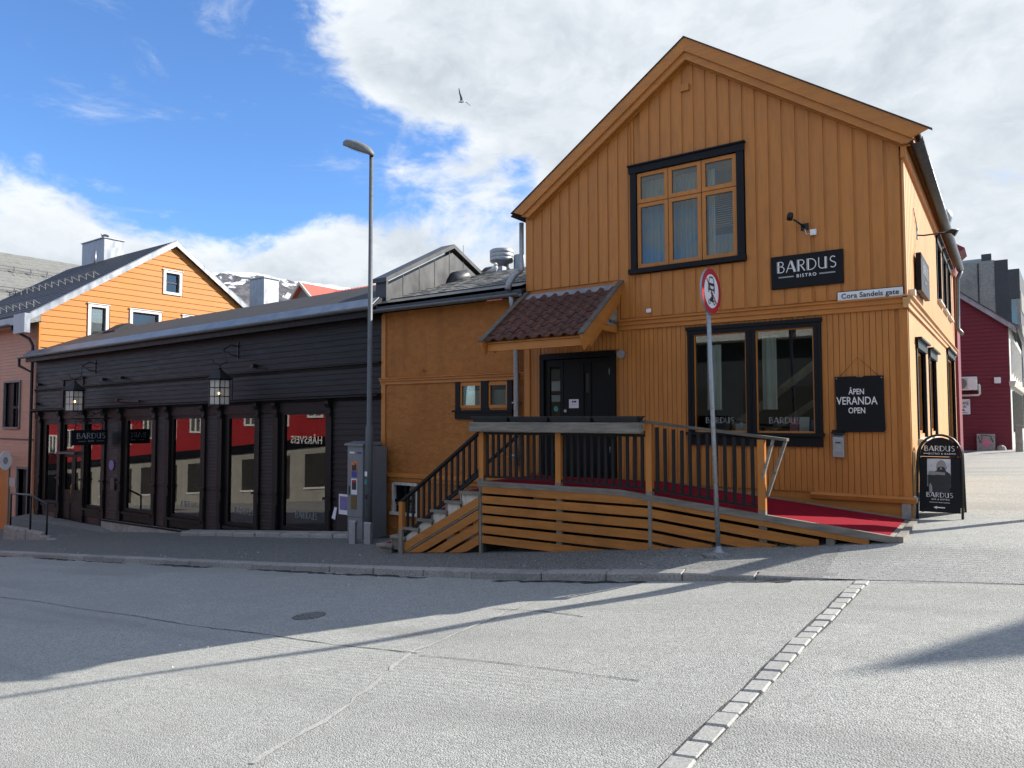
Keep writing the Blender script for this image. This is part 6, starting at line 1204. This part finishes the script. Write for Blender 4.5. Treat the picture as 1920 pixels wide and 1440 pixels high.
MB().prism([(.25, rk(.25)+.02), (-7, rk(-7)+.02), (-7, rk(-7)-.2), (.25, rk(.25)-.2)], 'Y', RY-.25, RY+.35).build('verge_board', 'zinc_dull', T); MB().prism([(.3, rk(.3)+.06), (-7, rk(-7)+.06), (-7, rk(-7)+.02), (.3, rk(.3)+.02)], 'Y', RY-.3, RY+14).build('roof', 'slate_dark', T)
MB().tube([(.30, RY-.3, 5.0), (.8, 47, 5.0)], .08, 8).build('gutter', 'gutter', T)
MB().box(-8, .02, RY-.06, RY+.01, -.3, .30).build('plinth', 'concrete', T)
T = thing('heat_pump', 'white heat pump unit on the dark red wall', 'heat pump', (-1.4, RY, 2.6)); MB().box(-1.86, -1.03, RY-.36, RY-.04, 2.62, 3.14).build('casing', 'white', T, .02); MB().lathe([(.20, -.012), (.20, 0)], (-1.56, RY-.362, 2.88), 24, 'Y').build('fan_grille', 'grey_paint', T)
mb = MB(); [mb.box(-1.78, -1.33, RY-.380, RY-.376, 2.68+i*.045, 2.69+i*.045) for i in range(10)]; mb.build('grille_bars', 'galv', T); mb = MB().box(-1.75, -1.70, RY-.34, RY, 2.55, 2.62).box(-1.2, -1.15, RY-.34, RY, 2.55, 2.62); mb.build('bracket', 'iron', T)
MB().tube([(-1.0, RY-.1, 2.85), (-.97, RY-.1, 2.8), (-.97, RY-.1, 2.48), (-1.0, RY-.1, 2.44), (-1.6, RY-.1, 2.42)], .045, 8).build('pipe_cover', 'white', T)
tag(MB().box(-.49, -.28, RY-.16, RY-.04, 2.87, 3.10).build('meter_box', 'sign_white', None, .01), 'small white box on the dark red wall', 'meter box')
T = thing('parking_sign', 'white sign reading Parkering forbudt on the dark red wall', 'sign', (-1.6, RY-.05, 1.7)); MB().box(-2.1, -1.29, RY-.07, RY-.035, 1.69, 2.28).build('plate', 'sign_white', T)
txt('Parkering', .17, 'letter_black', T, (-1.66, RY-.073, 2.08)); txt('forbudt', .17, 'letter_black', T, (-1.66, RY-.073, 1.94)); MB().box(-2.0, -1.36, RY-.073, RY-.07, 1.74, 1.755).build('small_print', 'letter_black', T); MB().box(-2.0, -1.45, RY-.073, RY-.07, 1.77, 1.78).build('small_print', 'letter_black', T)
mb = MB()
for cx in (-1.88, -1.55): mb.box(cx-.09, cx+.09, RY-.074, RY-.070, 1.83, 1.86).box(cx-.05, cx+.05, RY-.074, RY-.070, 1.861, 1.90)
mb.build('car_symbols', 'letter_black', T); MB().beam((-1.98, RY-.076, 1.80), (-1.33, RY-.076, 2.23), .004, .012, (1, 0, 1)).build('strike_line', 'letter_black', T)
T = thing('graffiti_cabinet', 'small grey cabinet with graffiti at the foot of the dark red wall', 'cabinet', (-.8, RY-.4, .3)); MB().box(-1.10, -.52, RY-.45, RY-.12, .2, .94).build('body', 'concrete', T, .01); MB().prism([(-.92, .47), (-.72, .47), (-.66, .62), (-.74, .74), (-.90, .72)], 'Y', RY-.456, RY-.451).build('graffiti', 'pink', T); mb = MB().tube([(-1.05, RY-.455, .85), (-.98, RY-.455, .6), (-.92, RY-.455, .8), (-.95, RY-.455, .9), (-.65, RY-.455, .86), (-.58, RY-.455, .62)], .012, 5); mb.build('graffiti', 'letter_black', T)
tag(MB().lathe([(.16, 0), (.17, .1), (.13, .22), (.05, .28)], (-.33, RY-.35, .25), 9, smooth=False).build('boulder', 'stone'), 'rounded grey boulder beside the graffiti cabinet', 'boulder')
tag(MB().box(.10, .32, RY-2.0, RY-1.75, .1, 1.30).build('grey_post', 'concrete', None, .02), 'stout grey concrete post at the alley corner', 'post')
T = thing('concrete_building', 'tall grey concrete block with dark panel behind the dark red house', 'building', (-4, 50, 0)); MB().box(-14, -.55, 50, 66, -1, 10.72).build('wall', 'concrete', T); MB().box(-.55, .10, 49.96, 66, -1, 10.68).build('dark_panel', 'slate_dark', T)
MB().box(-1.19, -.69, 50.5, 51.5, 10.72, 11.22).build('roof_box', 'dark_steel', T); MB().box(-2.2, -1.2, 50.4, 50.8, 10.72, 10.95).build('roof_duct', 'zinc', T); MB().tube([(-1.35, 49.95, 6.5), (-1.35, 49.95, 10.6)], .03, 6).build('cable', 'iron', T)
T = thing('dark_tower', 'dark modern building with glass corner at the end of the alley', 'building', (1, 70, 0)); MB().hexa([(-6, 70, -1), (.88, 70, -1), (3.2, 110, -1), (-6, 110, -1), (-6, 70, 13.45), (.88, 70, 13.45), (3.2, 110, 13.45), (-6, 110, 13.45)]).build('wall', 'slate_dark', T)
MB().box(.28, .62, 69.95, 69.99, 8.3, 11.0).build('glass_panel', 'shopglass', T); MB().box(.62, .88, 69.9, 69.99, 8.3, 11.0).build('grey_panel', 'concrete', T)
for i in range(4): MB().hexa([(.90, 70.5, 2+i*2.7), (.95, 70.5, 2+i*2.7), (3.3, 110, 2+i*2.7), (3.2, 110, 2+i*2.7), (.90, 70.5, 3.6+i*2.7), (.95, 70.5, 3.6+i*2.7), (3.3, 110, 3.6+i*2.7), (3.2, 110, 3.6+i*2.7)]).build('window_band', 'concrete', T)
tag(MB().lathe([(.12, 5.5), (.12, 6.4), (.25, 6.75), (.25, 6.9), (.16, 7.05), (.05, 7.06)], (-1.62, 27, 1.3), 14).build('roof_cowl', 'galv'), 'shiny metal chimney cowl behind the house eaves', 'cowl')
T = thing('hidden_annex', 'small dark red roof edge behind the corner house', 'outbuilding', (-2, 27, 0)); MB().prism([(-6, -1), (-1.32, -1), (-1.32, 6.7), (-1.05, 6.95), (-1.7, 7.4), (-6, 7.4)], 'Y', 26.5, 28).build('wall', 'dred_h', T)

# ------------------------------------------------------------------ across the street, behind the camera: seen only as reflections
T = thing('red_shop_row', 'red upper storey shop row with grey ground floor across the street', 'shop row', (-45, -4, -4)); OY = -4.2
gl = lambda X: hx(X)-.05
def ob(a, b, y0, y1, d0, d1):
    p, q = gl(a), gl(b); return MB().hexa([(a, y0, p+d0), (b, y0, q+d0), (b, y1, q+d0), (a, y1, p+d0), (a, y0, p+d1), (b, y0, q+d1), (b, y1, q+d1), (a, y1, p+d1)])
for k in range(9):
    a = -82+k*6; b = a+6; g = gl((a+b)/2); f1 = g+3.0
    ob(a, b, OY-.3, OY, -1.2, 3.0).build('ground_floor_wall', 'opp_grey', T); ob(a, b, OY-.28, OY+.02, 3.5, 9).build('upper_wall', 'red_h', T); ob(a, b, OY-.2, OY+.12, 3.0, 3.5).build('sign_band', 'sign', T)
    ob(a+.7, a+3.0, OY, OY+.05, .7, 2.6).build('shop_opening', 'room', T); ob(a+3.7, a+5.3, OY, OY+.05, .1, 2.6).build('shop_opening', 'room', T); ob(a+.6, a+3.1, OY, OY+.08, .6, .7).build('sill', 'white', T)
    for q in (a+.9, a+3.9):
        wn = MB().box(q, q+1.3, OY+.02, OY+.10, f1+1.5, f1+1.62).box(q, q+1.3, OY+.02, OY+.10, f1+2.9, f1+3.02).box(q, q+.1, OY+.02, OY+.10, f1+1.62, f1+2.9).box(q+1.2, q+1.3, OY+.02, OY+.10, f1+1.62, f1+2.9).box(q+.6, q+.7, OY+.02, OY+.10, f1+1.62, f1+2.9).build('window', 'white', T); MB().box(q+.1, q+1.2, OY+.03, OY+.04, f1+1.62, f1+2.9).build('pane', 'room_mid', wn)
    if k == 8: txt('HÅRSVEIS', .60, 'letter', T, (a+.9, OY+.125, f1+.03), (-1, 0, 0), (0, 0, 1), spacing=1.1, bold=.01)
    if k == 6: txt('SINCE', .45, 'letter', T, (a+3, OY+.125, f1+.10), (-1, 0, 0), (0, 0, 1), spacing=1.1, bold=.01)
# grey block opposite the corner, also behind the camera
T = thing('grey_block', 'grey rendered block with awning opposite the corner, behind the viewer', 'building', (0, -13, 0))
MB().box(-27, 26, -22, -12, -5, 8.5).build('wall', 'slate_dark', T); MB().box(-27, 26, -12, -10.9, 5.2, 5.9).build('awning', 'white', T)
for k in range(11):
    a = -24+k*4.5; MB().box(a, a+3.2, -12, -11.97, .3, 3.0).build('shop_opening', 'room', T); w_ = MB().box(a+.4, a+2.6, -12, -11.95, 6.4, 8.0).build('window', 'white', T); MB().box(a+.5, a+2.5, -11.949, -11.94, 6.5, 7.9).build('pane', 'room_mid', w_)
# unseen tower added and shaped so its pointed roof throws the shadow at lower right
T = thing('shadow_tower', 'unseen white tower added right of the alley to cast the pointed shadow', 'tower', (11.9, 19.9, .5))
MB().box(10.9, 12.9, 18.9, 20.9, -.5, 8.0).build('wall', 'white', T); mb = MB(); i_ = mb.add([(10.8, 18.8, 8.0), (13.0, 18.8, 8.0), (13.0, 21.0, 8.0), (10.8, 21.0, 8.0), (11.9, 19.9, 11.95)])
for q in ((0, 1, 4), (1, 2, 4), (2, 3, 4), (3, 0, 4), (3, 2, 1, 0)): mb.face([i_+v_ for v_ in q])
mb.build('roof', 'slate_dark', T)

# ------------------------------------------------------------------ gulls
def gull_fly():
    T = thing('flying_gull', 'gull gliding in front of the big cloud', 'gull', (-24.3, 30, 19.0)); C = Vector((-24.3, 30, 19.0)); rr = Vector(r2); uu = Vector(u2); ff = Vector(fw)
    P = lambda a, b, c=0: C + rr*a + uu*b + ff*c
    MB().tube([P(-.20, -.06, -.05), P(-.13, -.03, -.03), P(-.02, -.02), P(.10, .01, .03), P(.20, .05, .05)], [.012, .045, .065, .04, .012], 8).build('body', 'gull_white', T)
    def wing(pts, nm, mat):
        mb = MB(); b0 = mb.add([P(*p) for p in pts]); b1 = mb.add([P(p[0], p[1], p[2]+.012) for p in pts]); n = len(pts); mb.face(range(b0, b0+n)); mb.face(range(b1, b1+n))
        for i in range(n): j = (i+1) % n; mb.face((b0+i, b0+j, b1+j, b1+i))
        mb.build(nm, mat, T)
    wing([(-.09, .0, -.02), (.05, .02, .02), (.02, .18, -.1), (-.07, .38, -.2), (-.13, .62, -.3), (-.16, .62, -.3), (-.15, .40, -.22), (-.10, .20, -.12)], 'wing', 'gull_grey')
    wing([(.0, .03, .0), (.12, .06, .05), (.24, .02, .25), (.46, -.07, .5), (.44, -.05, .45), (.22, .06, .2), (.10, .10, .1)], 'wing', 'gull_grey')
gull_fly()
T = thing('resting_gull', 'white gull resting on the slate roof beside the ventilator', 'gull', (-10.9, 14.6, 5.28)); MB().tube([(-11.18, 14.6, 5.36), (-11.05, 14.6, 5.40), (-10.9, 14.6, 5.42), (-10.74, 14.6, 5.44), (-10.66, 14.6, 5.47)], [.015, .06, .10, .085, .03], 10).build('body', 'gull_white', T)
MB().lathe([(.01, -.05), (.045, -.02), (.05, .01), (.03, .045), (.005, .055)], (-10.70, 14.58, 5.53), 10).build('head', 'gull_white', T); MB().tube([(-11.12, 14.53, 5.40), (-10.95, 14.51, 5.44), (-10.78, 14.53, 5.46)], [.012, .05, .02], 8).build('wing', 'gull_grey', T); MB().tube([(-10.67, 14.57, 5.53), (-10.60, 14.56, 5.52)], [.012, .004], 6).build('beak', 'yellow', T); MB().tube([(-10.88, 14.6, 5.34), (-10.88, 14.6, 5.27)], .01, 5).build('leg', 'yellow', T)
T = thing('chimney_gull', 'grey gull perched on the zinc chimney of the orange house', 'gull', (-35.1, 16.4, 10.14)); MB().tube([(-35.35, 16.4, 10.32), (-35.1, 16.4, 10.28), (-34.85, 16.4, 10.24), (-34.7, 16.4, 10.22)], [.05, .10, .07, .015], 8).build('body', 'gull_grey', T); MB().lathe([(.02, -.05), (.055, 0), (.02, .05)], (-35.40, 16.4, 10.42), 8).build('head', 'gull_white', T); MB().tube([(-35.1, 16.4, 10.2), (-35.1, 16.4, 10.14)], .015, 5).build('leg', 'yellow', T)
